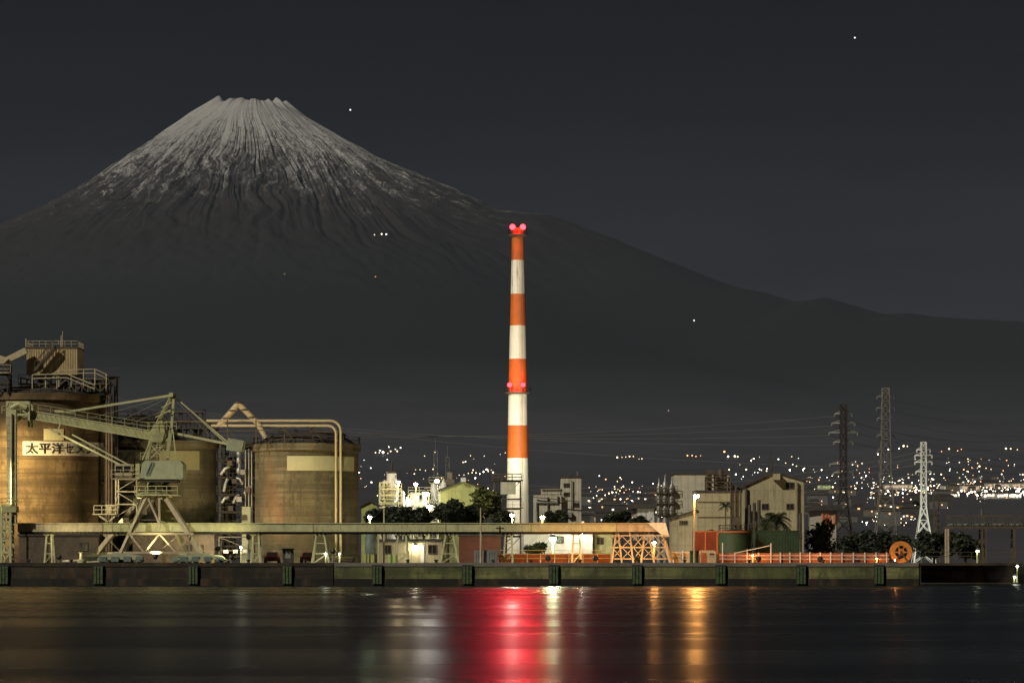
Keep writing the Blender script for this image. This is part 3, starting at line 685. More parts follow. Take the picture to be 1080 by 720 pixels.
# mast
ap = P(182, 416.5, 427)
g = MB()
for y in (425.6, 428.4):
    g.beam(P(155, 485, y), P(161, 452, y), 0.42); g.beam(P(161, 455, y), ap + Vector((0, (y - 427) * 0.3, 0)), 0.32); g.beam(P(176, 485, y), P(180.5, 450, y), 0.42); g.beam(P(180.5, 455, y), ap + Vector((0.2, (y - 427) * 0.3, 0)), 0.28)
    g.beam(P(157, 478, y), P(178, 462, y), 0.22); g.beam(P(158, 462, y), P(176, 478, y), 0.22)
g.beam(P(170, 434, 425.9), P(180.5, 434, 425.9), 0.16); g.beam(ap + Vector((-.1, -.9, 0)), ap + Vector((.1, .9, 0)), 0.5)
g.build('mast', steel_green, cr)
g = MB(); n1 = [P(157, 458, 425.3), P(163, 446, 425.3), P(171, 443, 425.3), P(174, 455, 425.3), P(171, 466, 425.3), P(160, 466, 425.3)]
g.prism([(p.x, p.z) for p in n1], 425.2, 428.8); g.build('boom_hinge', steel_green, cr)
# boom: box girder
Yo = 427.0
g = MB(); bl, bh = [P(165, 464.5, Yo), P(30, 441, Yo)], [P(158, 454, Yo), P(28, 432.5, Yo)]
g.prism([(bl[0].x, bl[0].z), (bl[1].x, bl[1].z), (bh[1].x, bh[1].z), (bh[0].x, bh[0].z)], Yo - 0.8, Yo + 0.8); bo = g.build('boom', steel_green, cr)
g = MB()
for i in range(27):
    k = i / 26; p = bl[1].lerp(bl[0], k); q = bh[1].lerp(bh[0], k); g.beam(p + Vector((0, -0.84, 0.05)), q + Vector((0, -0.84, -0.05)), 0.07)
g.beam(bl[1] + Vector((0, -.86, 0)), bl[0] + Vector((0, -.86, 0)), 0.12); g.beam(bh[1] + Vector((0, -.86, 0)), bh[0] + Vector((0, -.86, 0)), 0.1); g.build('stiffeners', steel_pale, bo)
g = MB(); g.rail([bh[1] + Vector((0, -.6, 0.02)), bh[0] + Vector((0, -.6, 0.02))], 0.9, 0.05, 1.5); g.build('railing', steel_green, bo)
# boom tip machinery and hanging pipe
g = MB(); a3, b3 = P(8, 450, 426), P(31, 424, 426)
g.frame(a3.x, b3.x, 425.6, 428.4, a3.z, b3.z, 2, 0.24); g.box(a3.x + .5, b3.x - .7, 426, 428, a3.z + 0.9, a3.z + 2.0); g.tube([P(12, 430, 425.4), P(20, 426, 425.4), P(28, 430, 425.4)], 0.3); g.rail([P(2, 436, 425.4), P(31, 434, 425.4)], 0.9, 0.06, 1)
g.build('boom_tip', steel_pale, cr)
g = MB(); g.beam(P(52, 452, 426.4), P(131, 492, 426.0), 0.22); g.beam(P(76, 458, 425.8), P(145, 495, 425.8), 0.18); g.beam(P(60, 456, 426), P(64, 446, 426), .15); g.build('strut', steel_pale, cr)
g = MB(); g.beam(ap, P(75, 433.5, 427), 0.2, 0.26); g.beam(P(75, 433.5, 427), P(60, 438, 427), 0.16); g.beam(P(80, 434, 427), P(58, 433.5, 427), .7, .3); g.build('tie_bar', steel_pale, cr)
g = MB(); g.beam(ap, P(240, 466, 427), 0.16); g.beam(ap + Vector((0, .8, 0)), P(238, 467, 428), 0.12); g.beam(P(176, 455, 426), P(240, 468, 426), 0.34, 0.3); g.beam(P(176, 455, 428), P(240, 468, 428), 0.34, 0.3); g.build('counter_boom', steel_pale, cr)
g = MB(); a4, b4 = P(238, 476, 425), P(257, 461.5, 425); g.prism([(a4.x, a4.z + .2), (b4.x - .3, a4.z), (b4.x, b4.z - .35), (a4.x + .3, b4.z)], 425.2, 428.8); g.build('counterweight', steel_teal, cr)
g = MB()
for y in (425.4, 428.6):
    for a, b in (((158, 484), (172, 470)), ((172, 484), (160, 470)), ((162, 452), (176, 444)), ((164, 440), (180, 432)), ((170, 430), (181, 424))): g.beam(P(*a, y), P(*b, y), .1)
    g.beam(P(150, 484.8, y), P(166, 448, y), .13); g.beam(P(186, 484.8, y), P(182, 452, y), .13)
g.rail([P(148, 485, 424.6), P(192, 485, 424.6)], .9, .05, 1); g.rail([P(156, 453, 425.0), P(186, 453, 425.0)], .9, .05, 1); g.build('mast_lattice', steel_pale, cr)
g = MB()
for a, b in (((182, 417), (120, 447)), ((182, 417), (95, 441)), ((181, 430), (130, 449)), ((183, 420), (225, 463)), ((164, 450), (40, 434))): g.tube([P(*a, 426.6), P(*b, 426.6)], .035, 5)
g.build('hoist_rope', steel_grey, cr)
g = MB(); g.beam(P(151, 520, 425), P(131, 582, 422.6), .06); g.beam(P(154, 520, 425), P(134, 582, 422.6), .06)
for i in range(26): k = i / 25; g.beam(P(151, 520, 425).lerp(P(131, 582, 422.6), k), P(154, 520, 425).lerp(P(134, 582, 422.6), k), .045)
g.build('ladder', steel_pale, cr)
g = MB()
for px, py, w, h in ((150, 512, 7, 6), (176, 514, 8, 5), (166, 510, 5, 8), (144, 528, 6, 5), (152, 540, 7, 5), (160, 532, 5, 8), (133, 548, 6, 4)): c = P(px, py, 428); g.box(c.x - M(w / 2, 428), c.x + M(w / 2, 428), 427.6, 429, c.z - M(h / 2, 428), c.z + M(h / 2, 428))
for a, b in (((140, 548), (170, 548)), ((144, 538), (166, 538)), ((140, 548), (156, 524)), ((170, 548), (160, 524))): g.beam(P(*a, 428), P(*b, 428), .12)
g.build('portal_machinery', steel_brown, cr)
# side machinery on portal
g = MB(); g.box(X(112, 429), X(122, 429), 428, 430.5, Z(541, 429), Z(532, 429)); g.box(X(99, 429), X(124, 429), 427.6, 430.8, Z(542.6, 429), Z(541.6, 429)); g.rail([P(99, 541.5, 427.7), P(124, 541.5, 427.7)], 1, .07, .8); g.beam(P(104, 543, 428), P(118, 553, 428), .2); g.beam(P(122, 543, 428), P(112, 553, 428), .2)
g.frame(X(124, 430), X(146, 430), 428, 431, Z(545, 430), Z(505, 430), 3, .13); g.build('winch_platform', steel_cream, cr)
g = MB(); a5, b5 = P(169, 551, 429.5), P(190, 522, 429.5); g.prism([(a5.x, a5.z), (b5.x, a5.z), (b5.x - 1.3, b5.z), (a5.x + .1, b5.z)], 429.2, 431.5); g.build('hopper', steel_green, cr)
# rail track
for y, lab in ((Yc, 'crane rail nearest the water'), (Yb, 'crane rail behind the conveyor supports')):
    g = MB(); g.box(-300, X(352, y), y - 0.06, y + 0.06, DECK + 0.002, DECK + 0.14); tag(g.build('crane_rail', steel_brown), 'rusty steel ' + lab, 'rail')

# transfer tower at the left
t = thing('transfer_tower', 'tall pale slender tower at the left edge holding up the conveyor', 'tower', (X(12, 424), 424, DECK))
g = MB(); g.box(X(8, 424), X(17.5, 424), 423.4, 424.6, Z(552, 424), Z(432, 424)); g.build('shaft', steel_pale, t)
g = MB()
for k in range(14): z = Z(440 + 8 * k, 424); g.box(X(7.6, 424), X(17.9, 424), 423.34, 424.66, z - .05, z + .05)
g.tube([P(12, 545, 423.2), P(12, 436, 423.2)], .12); g.build('ribs', steel_cream, t)
g = MB(); g.frame(X(2.5, 424), X(12, 424), 423.2, 425.4, DECK, Z(533, 424), 5, .28); g.build('base_frame', steel_pale, t)
g = MB(); g.box(X(3, 424), X(18, 424), 423, 425.6, Z(540, 424), Z(533.5, 424)); g.rail([P(2, 533, 423), P(19, 533, 423)], .9, .06, .7); g.build('landing', steel_green, t)

# ------------------------------------------------------------------ conveyor gallery and its trestles
Yg0, Yg1 = 425.2, 427.4
t = thing('conveyor_gallery', 'long level pale green conveyor gallery crossing in front of the silos', 'conveyor', (X(350, 426), 426, Z(562, 425)))
zg0, zg1 = Z(560.4, 425), Z(552, 425)
seg = [18, 108, 200, 330, 470, 560, 650, 702]
for i, (a, b) in enumerate(zip(seg, seg[1:])):
    g = MB(); g.box(X(a, 425) + 0.02, X(b, 425) - 0.02, Yg0, Yg1, zg0, zg1); g.box(X(a, 425) + .02, X(b, 425) - .02, Yg0 - .12, Yg1 + .12, zg1 + .002, zg1 + .1)
    n = int((b - a) / 9)
    for k in range(n + 1): x = X(a, 425) + 0.06 + (X(b, 425) - X(a, 425) - .12) * k / n; g.box(x - 0.03, x + 0.03, Yg0 - 0.04, Yg0 - 0.002, zg0, zg1)
    pn = g.build('girder', steel_cream if i in (0, 6) else steel_pale, t)
    if i in (1,): pn['label'] = 'cream section behind the crane'
g = MB()
for k in range(160): x = X(20, 425) + (X(700, 425) - X(20, 425)) * k / 159; g.box(x - .05, x + .05, Yg0 - .05, Yg0 + .3, zg0 - .2, zg0 - .002)
g.box(X(20, 425), X(700, 425), Yg0 + .4, Yg1 - .4, zg0 - .3, zg0 - .002); g.build('cable_tray', steel_dark, t)

def trestle(px, w0, w1, label):
    x = X(px, 426); a = M(w0, 426); b = M(w1, 426)
    tt = thing('trestle', label, 'trestle', (x, 426.3, DECK), 'trestles carrying the conveyor gallery')
    zt = zg0 - 0.31
    for y, yy in ((425.0, 425.7), (427.6, 426.9)):
        for s in (-1, 1):
            g = MB(); g.beam((x + s * b, y, DECK), (x + s * a, yy, zt), 0.2); g.build('leg', steel_pale, tt)
    g = MB()
    for y, yy in ((425.0, 425.7), (427.6, 426.9)):
        for k in (0.35, 0.7):
            w = b + (a - b) * k; z = DECK + (zt - DECK) * k; u = y + (yy - y) * k; g.beam((x - w, u, z), (x + w, u, z), 0.11)
        g.beam((x - b, y, DECK), (x + b + (a - b) * .35, y + (yy - y) * .35, DECK + (zt - DECK) * .35), .09)
    g.build('brace', steel_pale, tt); g = MB(); g.box(x - a - .3, x + a + .3, 425.5, 427.1, zt - 0.12, zt - .002); g.build('cap', steel_pale, tt)
for px, w0, w1, lab in ((52, 2.5, 4, 'slender pale trestle alone in front of the lettered silo'), (270, 3, 4.5, 'pale trestle between the crane and the dark booth'), (338, 4, 9, 'wide splayed trestle under the olive silo pipes'),
                        (424, 4, 7, 'pale trestle beside the lit low building'), (474, 3.5, 10, 'splayed grey trestle right of the lit low building'), (536, 3, 5, 'dim trestle below the chimney foot'), (608, 3, 5, 'slender trestle right of the brightest white lamp')):
    trestle(px, w0, w1, lab)
t = thing('end_trestle', 'wide orange lit lattice trestle ending the conveyor', 'trestle', (X(672, 426), 426, DECK))
for px0, px1 in ((645, 650), (656, 652), (668, 664), (676, 680), (690, 684), (708, 698)):
    for y, yy in ((424.6, 425.5), (428, 427.1)):
        g = MB(); g.beam(P(px0, 592, y).xy.to_3d() + Vector((0, 0, DECK)), (X(px1, yy), yy, zg0 - .02), (.20 if px0 < 700 else .34)); g.build('leg', steel_cream, t)
g = MB()
for y in (424.9, 427.7):
    for a, b in ((646, 656), (656, 668), (668, 678), (678, 690), (690, 703)):
        for z0, z1 in ((589, 577), (577, 565)):
            g.beam(P(a, z0, y), P(b, z1, y), .08); g.beam(P(b, z0, y), P(a, z1, y), .08)
    for z in (589, 577, 564.5): g.beam(P(645, z, y), P(704, z, y), .14)
g.build('lattice', steel_cream, t)
g = MB(); g.prism([(X(683, 425), zg1 + .12), (X(702, 425), zg1 + .12), (X(706, 425), zg0 - .6), (X(700, 425), zg0 - .6)], 425.0, 427.6); g.build('head_cover', white_paint, t)

# ------------------------------------------------------------------ lamps
def lamp_post(name, label, px, py, Y, r, col, power, zb=DECK, arm=0.0, pole=True, pm=steel_pale, glow_r=None, group=None):
    c = P(px, py, Y); t = thing(name, label, 'lamp', (c.x, Y, zb), group)
    L = power / (math.pi * 4 * math.pi * r * r)
    if pole:
        g = MB(); g.tube([(c.x + arm, Y + 0.3, zb), (c.x + arm, Y + 0.3, c.z + r + .15)], 0.13, 8, r2=0.09); g.tube([(c.x + arm, Y + .3, c.z + r + .15), (c.x, Y, c.z + r + .12)], .07, 6); g.build('pole', pm, t, True)
    g = MB(); g.lathe(c.x, Y, [(0.03, c.z + r + .22), (r * 0.9, c.z + r * .8 + .12), (r * 1.35, c.z + r * .45 + .02), (r * 1.25, c.z + r * .4), (.02, c.z + r * .75 + .02)], 12); g.build('hood', steel_grey, t, True)
    g = MB(); g.ball(c, r, 12, 7, sz=.72); g.build('bulb', glow('lamp_' + label[:40].replace(' ', '_'), col, L), t, True)
    return t
lamp_post('street_lamp', 'tall sodium street lamp glowing orange beside the red container', 734.5, 523, 422.6, .30, SODIUM, 5500, arm=-.25, pm=steel_cream)
lamp_post('yard_lamp', 'brightest white lamp under the conveyor right of the chimney', 583, 568, 431, .38, GREENW, 4500, pm=steel_pale)
lamp_post('yard_lamp', 'white lamp on a pole in front of the chimney', 540, 543, 452, .28, COOL, 2200)
lamp_post('yard_lamp', 'orange lamp by the grey block right of the chimney', 572, 545, 470, .28, SODIUM, 1800)
lamp_post('wall_lamp', 'white lamp on the low building under the conveyor', 438, 576, 440.4, .25, (1.0, .92, .66), 300, pole=False)
lamp_post('plant_lamp', 'large white floodlight globe on the plant left of the gabled hall', 449, 521, 600, .55, (1, .95, .84), 4600, zb=2.4)
lamp_post('plant_lamp', 'lower white floodlight globe on the plant above the dark trees', 453, 534, 590, .48, (1, .97, .9), 3000, zb=2.4)
lamp_post('plant_lamp', 'small white lamp on top of the plant frame', 438.5, 510.5, 640, .34, WARM, 1500, zb=2.4)
lamp_post('plant_lamp', 'white lamp on the high pipe rack beside the gabled hall', 461, 507, 620, .42, (1, .97, .85), 2000, zb=2.4)
lamp_post('plant_lamp', 'small lamp on the crown of the white vessel tower', 420, 508, 594, .3, WARM, 2000, zb=2.4)
lamp_post('quay_lamp', 'little white lamp at the foot of the splayed trestle', 343.5, 583.5, 424.4, .1, COOL, 60)
lamp_post('quay_lamp', 'little white lamp beside the twin pipes', 358, 583.5, 440, .09, COOL, 40)
lamp_post('quay_lamp', 'green white lamp on the quay beyond the reel', 1031, 581, 470, .2, (.75, 1, .5), 60)
lamp_post('quay_lamp', 'upper white lamp low on the dark quay at right edge', 1073, 597, 453.5, .15, COOL, 30, zb=.2)
lamp_post('quay_lamp', 'lower white lamp by the water at right edge', 1070, 608, 453.3, .15, COOL, 30, zb=.2)
lamp_post('fence_lamp', 'tiny orange lamp on the orange fence', 794, 585.5, 423.6, .08, SODIUM, 60)
lamp_post('fence_lamp', 'tiny orange lamp at the fence end beside the reel', 925, 589, 423.6, .07, SODIUM, 40)
lamp_post('yard_lamp', 'white lamp shining behind the slender trestle', 612, 563, 444, .26, (1, .98, .8), 700)
lamp_post('yard_lamp', 'lamp behind the green tank near the olive silo', 390, 545, 480, .25, GREENW, 1200)
lamp_post('yard_lamp', 'white lamp low behind the silver ducts', 254, 577, 452, .13, (1, 1, .75), 150)
lamp_post('yard_lamp', 'orange lamp low behind the lattice trestle', 690, 572, 430.5, .2, SODIUM, 1500)

# added floodlights, spots guessed: modelled fittings aimed at silos, crane and chimney
def floodlight(label, loc, aim, power, col, cone=70, h=None, zb=DECK, r=0.35):
    loc, aim = Vector(loc), Vector(aim); t = thing('floodlight', label, 'floodlight', (loc.x, loc.y, zb))
    d_ = (aim - loc).normalized()
    g = MB(); g.tube([(loc.x, loc.y, zb), (loc.x, loc.y, loc.z - .3)], 0.1, 8); g.build('pole', steel_grey, t, True)
    g = MB(); g.tube([loc - d_ * .35, loc - d_ * .02], .22, 12, r2=.36); g.build('housing', steel_dark, t, True)
    light('SPOT', 'flood_beam', loc + d_ * 0.1, power, col, t, aim, spot_size=R(cone), spot_blend=0.7, shadow_soft_size=r)
FL = (1.0, .74, .30)
floodlight('floodlight mast off the left end of the quay lighting the lettered silo', (X(-42, 432), 432, 15), (X(20, 445), 445, 13), 22000, FL, 75)
floodlight('added unseen floodlight mast on the quay left of the crane', (X(-60, 424), 423.5, 11), (X(140, 426), 426, 13), 60000, (1, .92, .55), 50)  # unseen mast added to light crane and conveyor
floodlight('added floodlight at the foot of the tan silo', (X(232, 440), 437, 4.5), (X(195, 458), 458, 12), 7000, (1, .80, .45), 100)  # added to brighten the tan silo where the moon is blocked
floodlight('floodlight at the near side of the olive silo', (X(262, 440), 441, 6), (X(300, 448), 448, 12), 2600, (1, .60, .28), 110)
floodlight('floodlight lighting the olive silo face', (X(352, 436), 434, 4.2), (X(325, 448), 448, 13), 3000, (.92, .95, .5), 110)
floodlight('added floodlight under the crane portal', (X(166, 424), 421.6, 3.6), (X(168, 427), 430, 14), 1500, (1, .88, .5), 120)
floodlight('added floodlight on the coping left of the crane foot', (X(66, 424), 420.9, 3.5), (X(110, 427), 430, 11), 1100, (1, .86, .45), 120)  # added at the quay edge to brighten crane and conveyor
floodlight('added floodlight on the coping right of the crane foot', (X(246, 424), 420.9, 3.5), (X(205, 427), 430, 11), 1100, (1, .90, .5), 120)
floodlight('floodlight behind the trees aimed up the chimney', (X(522, 615), 616, 11), (X(546, 640), 640, 36), 30000, (1, .90, .66), 75, zb=2.4)
floodlight('floodlight beside the grey block aimed up the chimney', (X(600, 600), 585, 17), (X(546, 640), 640, 44), 90000, (1, .90, .68), 90, zb=2.4)
floodlight('floodlight at the foot of the white pylon', (X(968, 690), 684, 4), (X(974, 700), 700, 12), 6000, (.9, 1, .85), 90, zb=2.4)
floodlight('floodlight lighting the gabled cream building', (X(790, 455), 452, 5), (X(815, 490), 492, 10), 2600, (1, .88, .55), 120)
floodlight('floodlight lighting the lime gabled hall', (X(480, 560), 545, 9), (X(488, 600), 600, 17), 3200, (1, .97, .6), 110, zb=2.4)

floodlight('added sodium floodlight low on the coping below the grey block', (X(578, 421), 421.3, 3.3), (X(588, 429), 428.5, 4.2), 900, SODIUM, 140)  # sodium fittings added to give fence and trestle their orange light
floodlight('added sodium floodlight low on the coping below the white store', (X(628, 421), 421.3, 3.3), (X(632, 429), 428.5, 4.2), 900, SODIUM, 140)
floodlight('added sodium floodlight low on the coping below the lattice trestle', (X(672, 421), 421.0, 3.3), (X(674, 427), 427, 5.5), 900, SODIUM, 140)
floodlight('added sodium floodlight low on the coping before the squat tank', (X(800, 421), 421.0, 3.2), (X(810, 424), 424, 3.4), 350, SODIUM, 150)
floodlight('added sodium floodlight low on the coping before the green tank', (X(865, 421), 421.0, 3.2), (X(870, 424), 424, 3.4), 350, SODIUM, 150)

# ------------------------------------------------------------------ chimney
Yk = 640.0; xk = X(546, Yk)
t = thing('chimney', 'tall red and white banded chimney with red warning lamps', 'chimney', (xk, Yk, 2.4))
ys = [(244, 6.2), (274.5, 6.6), (310, 7.4), (343.5, 8.2), (378.5, 9.0), (413, 9.8), (448.5, 10.3), (483, 10.9), (545, 11.9), (594, 12.8)]
prof = [(M(w, Yk), Z(y, Yk)) for y, w in ys]; prof[-1] = (prof[-1][0], 2.4)
g = MB(); g.lathe(xk, Yk, prof, 48, mis=[0, 1, 0, 1, 0, 1, 0, 1, 1]); g.lathe(xk, Yk, [prof[0], (prof[0][0] + .1, prof[0][1] + .02), (prof[0][0] + .1, prof[0][1] + .5), (prof[0][0] - .3, prof[0][1] + .5), (.05, prof[0][1] - .5)], 48)
stack_or = paint('chimney_orange', (0.58, 0.13, 0.012), (0.50, 0.105, 0.01), 0.55, scale=0.25, dirt_amt=0.7); stack_wh = paint('chimney_white', (0.76, 0.73, 0.62), (0.70, 0.67, 0.54), 0.55, scale=0.25, dirt_amt=0.75)
g.build('shaft', [stack_or, stack_wh], t, True)
for y, w in ((248, 6.2), (414, 9.8)):
    g = MB(); z = Z(y, Yk); r = M(w, Yk); g.lathe(xk, Yk, [(r + .02, z - .3), (r + .75, z - .05), (r + .75, z + .05), (r + .02, z + .06)], 32)
    g.rail([(xk + (r + .7) * math.cos(2 * math.pi * i / 16), Yk + (r + .7) * math.sin(2 * math.pi * i / 16), z + .05) for i in range(17)], 1.0, .05, 2); g.build('gallery', steel_brown, t)
    for s in (-1, 1):
        lx = xk + s * M(5.4 if y < 300 else 8.5, Yk); ly = Yk - math.sqrt(max(.1, (r + .6) ** 2 - min(r + .55, abs(lx - xk)) ** 2)); lz = z + 1.35
        if y > 300 and s > 0: lx -= M(3, Yk); ly = Yk - r - .3
        g = MB(); g.tube([(lx, ly, z + .05), (lx, ly, lz - .5)], .08, 6); g.build('lamp_stand', steel_dark, t)
        g = MB(); g.ball((lx, ly, lz), .52 if y < 300 else .42, 12, 8); g.build('warning_lamp', glow('red_warning_lamp', (1.0, .030, .045), 9.0), t, True)
        light('POINT', 'lamp_glow', (lx, ly - .9, lz + .1), 500, (1, .02, .03), t, shadow_soft_size=.3)
        light('SPOT', 'water_streak_beam', (lx, ly - .65, lz), 0.10e5 if y < 300 else 0.035e5, REDL, t, (X(545, 280), 255, 0), spot_size=R(13 if y < 300 else 7), spot_blend=0.6, shadow_soft_size=.5)  # added red spot, aimed at the water only to make the red streak
g = MB()
for s in (-.2, .2): g.tube([(xk + s + 0.6, Yk - prof[0][0] - .12, prof[0][1]), (xk + s + 0.6, Yk - prof[-1][0] - .2, 2.4)], .025, 5)
g.build('ladder', steel_grey, t)

# ------------------------------------------------------------------ buildings
def building(name, label, cat, px0, px1, py0, Y, dep, mt, zb=2.4, gable=None, wins=(), roofm=roof_dark, door=None):
    a, b = X(px0, Y), X(px1, Y); zt = Z(py0, Y); t = thing(name, label, cat, ((a + b) / 2, Y + dep / 2, zb))
    g = MB()
    if gable is None:
        g.box(a, b, Y, Y + dep, zb, zt); g.build('wall', mt, t)
        g = MB(); g.box(a - .15, b + .15, Y - .15, Y + dep + .15, zt + .003, zt + .28); g.build('roof', roofm, t)
    else:
        gx, gl, gr = X(gable[0], Y), Z(gable[2], Y), Z(gable[3], Y); gz = Z(gable[1], Y)
        g.prism([(a, zb), (b, zb), (b, gr), (gx, gz), (a, gl)], Y, Y + dep); g.build('wall', mt, t)
        g = MB()
        for (x0, z0, x1, z1) in ((a - .3, gl - .1, gx, gz), (gx, gz, b + .3, gr - .1)):
            g.prism([(x0, z0 + .005), (x1, z1 + .005), (x1, z1 + .25), (x0, z0 + .25)], Y - .3, Y + dep + .3)
        g.build('roof', roofm, t)
    for (u0, v0, u1, v1) in wins:
        c, d_ = P(u0, v1, Y), P(u1, v0, Y)
        g = MB(); f = .09
        g.box(c.x - f, c.x, Y - .10, Y - .002, c.z - f, d_.z + f); g.box(d_.x, d_.x + f, Y - .10, Y - .002, c.z - f, d_.z + f); g.box(c.x, d_.x, Y - .1, Y - .002, d_.z, d_.z + f); g.box(c.x, d_.x, Y - .1, Y - .002, c.z - f, c.z)
        mx = (c.x + d_.x) / 2; g.box(mx - .05, mx + .05, Y - .09, Y - .05, c.z, d_.z)
        w = g.build('window', steel_brown, t); g = MB(); g.box(c.x, d_.x, Y - .04, Y - .003, c.z, d_.z); g.build('pane', glass_dark, w)
    return t
# grey block right of the chimney
t = building('plant_block', 'grey stepped block with stair tower right of the chimney', 'building', 592, 613, 503.5, 520, 9, clad_white, wins=((595, 510, 600, 513), (595, 519.5, 600, 522.5), (605.5, 530.5, 610, 534)))
g = MB(); g.box(X(563, 520), X(592, 520) - .003, 519, 529, 2.4, Z(522, 520)); g.build('wall', clad_white, t); g = MB(); g.box(X(571, 520), X(591, 520), 520, 528, Z(522, 520) + .003, Z(516, 520)); g.box(X(570.5, 520), X(591.8, 520), 519.7, 528.3, Z(516, 520) + .003, Z(515.2, 520)); g.build('penthouse', clad_white, t)
g = MB(); g.beam(P(563, 524, 518.5), P(612, 529, 518.5), .12); g.rail([P(563, 521.6, 519.1), P(592, 521.6, 519.1)], .9, .06, 1.5); g.tube([P(578, 524, 518.8), P(578, 548, 518.8)], .12); g.build('pipework', steel_brown, t)
g = MB(); g.tube([P(603, 536, 519.7), P(603, 506, 519.7)], .1, 6); g.tube([P(566, 548, 518.8), P(566, 530, 518.8), P(588, 530, 518.8), P(588, 523, 518.8)], .16, 8); g.box(X(598, 520), X(603, 520), 519.3, 519.9, Z(545, 520), Z(540, 520)); g.tube([P(609, 503, 521), P(609, 497, 521)], .09, 6); g.build('ductwork', steel_grey, t)
# lime gabled hall
t = building('gabled_hall', 'yellow green lit gabled hall behind the dark trees', 'building', 464, 511, 530, 600, 14, clad_lime, gable=(489, 507.5, 517, 516.5))
g = MB(); g.box(X(486, 600), X(491.5, 600), 599, 602, Z(508, 600), Z(503.5, 600)); g.build('vent_box', white_paint, t)
# white plant vessel tower
t = thing('vessel_tower', 'bright white vessel tower with platforms left of the gabled hall', 'plant tower', (X(413, 600), 600, 2.4))
x = X(413, 600); mm = lambda n: M(n, 600)
g = MB(); g.lathe(x, 600, [(.05, Z(499, 600)), (mm(5.2), Z(499, 600) - .01), (mm(5.2), Z(513, 600)), (mm(7), Z(516, 600)), (mm(7), Z(526, 600)), (mm(5), Z(530, 600)), (mm(5), 2.4)], 28); g.build('vessel', white_paint, t, True)
g = MB(); g.tube([P(413, 499, 600), P(413, 489, 600)], .22, 8); g.box(x - .7, x + .7, 599.4, 600.6, Z(499, 600), Z(496.5, 600)); g.build('vent', steel_dark, t)
g = MB()
for y in (516, 522, 530, 538): g = MB(); z = Z(y, 600); g.box(x - mm(12), x + mm(11), 597.5, 602.5, z - .1, z + .06); g.rail([(x - mm(12), 597.6, z + .06), (x + mm(11), 597.6, z + .06)], 1.0, .08, 1); g.build('platform', steel_pale, t)
g = MB()
g.frame(x - mm(12), x - mm(7.5), 598, 602, 2.4, Z(509, 600), 5, .2); g.build('frame', steel_pale, t)
g = MB(); g.tube([P(402, 545, 599), P(402, 511, 599), P(406, 508, 599), P(409, 510, 599)], .4, 10); g.tube([P(424.5, 545, 599), P(424.5, 519, 599), P(421, 516, 599)], .4, 10); g.build('pipe', white_paint, t, True)
# plant frames around the lamps
t = steel_tower('pale lit steel plant frame with vessels beside the gabled hall', 455, 466, 510, 612, 5, 5, steel_pale, 2.4, 'process_plant')
for px, y0, y1, r in ((458, 512, 530, 3), (464, 516, 545, 2.4), (468, 509, 520, 3)): g = MB(); c = P(px, y1, 611); g.lathe(c.x, 612, [(.05, c.z), (M(r, 612), c.z + .3), (M(r, 612), Z(y0, 612)), (.05, Z(y0, 612) + .8)], 14); g.build('vessel', white_paint, t, True)
g = MB(); c = P(474, 506, 612); g.box(X(470, 612), X(479, 612), 611, 614, Z(511, 612), Z(506, 612)); g.box(X(471.5, 612), X(477, 612), 610.8, 614, Z(505.9, 612), Z(498, 612)); g.build('machine_room', steel_brown, t)
t = steel_tower('lower lit steel plant frame above the dark trees', 433, 452, 521, 606, 5, 4, steel_pale, 2.4, 'process_plant')
g = MB(); g.box(X(433, 607), X(442, 607), 607, 610, Z(536, 607), Z(519, 607)); g.build('bin', white_paint, t); g = MB(); g.lathe(X(447, 607), 608, [(1, 2.4), (1.1, Z(530, 607)), (.4, Z(526, 607)), (.4, Z(522, 607)), (.02, Z(522, 607))], 14); g.build('vessel', white_paint, t)
for px, yt, lab in ((459.5, 463, 'taller thin aerial mast behind the gabled hall'), (472, 470, 'shorter thin aerial mast above the gabled hall'), (813, 471, 'thin dark aerial mast behind the gabled cream building')):
    t = thing('aerial_mast', lab, 'mast', (X(px, 720), 720, 2.4)); g = MB(); g.frame(X(px, 720) - .35, X(px, 720) + .35, 719.6, 720.4, 2.4, Z(yt + 12, 720), 14, .09); g.tube([P(px, yt + 12, 720), P(px, yt, 720)], .06, 5); g.build('lattice', steel_grey if px < 600 else steel_dark, t)
t = thing('storage_sphere', 'pale lit round vessel on legs between vessel tower and lit plant frame', 'vessel', (X(430, 605), 605, 2.4)); c = P(430.5, 531, 605)
g = MB(); g.ball(c, 1.0, 18, 12); g.build('shell', white_paint, t, True); g = MB(); g.frame(c.x - .9, c.x + .9, 604.2, 605.8, 2.4, c.z, 3, .12); g.build('leg_frame', steel_pale, t); g = MB(); g.tube([c + Vector((0, 0, .9)), P(430.5, 522, 605), P(436, 522, 605)], .12, 8); g.build('pipe', steel_pale, t)
t = steel_tower('low lit pipe rack below the lower plant floodlight', 436, 462, 534, 595, 3, 3, steel_pale, 2.4, 'pipe_rack')
for k, y in enumerate((537, 541, 545)): MB().tube([P(434, y, 596), P(464, y, 596)], .22, 8).build('pipe', (white_paint, steel_grey, white_paint)[k], t, True)
# bright low building at left of trees
building('store_shed', 'small lit pale shed beside the olive silo', 'shed', 381, 398, 533, 520, 8, clad_lime, gable=(390, 529, 534, 533))
# billboard-like frame tower in front of chimney
t = steel_tower('frame tower with a white square panel in front of the chimney', 521, 549, 507, 560, 5, 3, steel_brown, 2.4, 'panel_tower')
g = MB(); g.box(X(528, 559), X(544, 559), 559, 559.4, Z(521, 559), Z(508, 559)); g.build('white_panel', clad_white, t)
g = MB(); g.rail([P(520, 506.5, 559.4), P(550, 506.5, 559.4)], 1.0, .1, 1.4); g.box(X(520, 560), X(550, 560), 558.6, 565.5, Z(526.5, 560), Z(525.5, 560)); g.build('walkway', steel_brown, t)

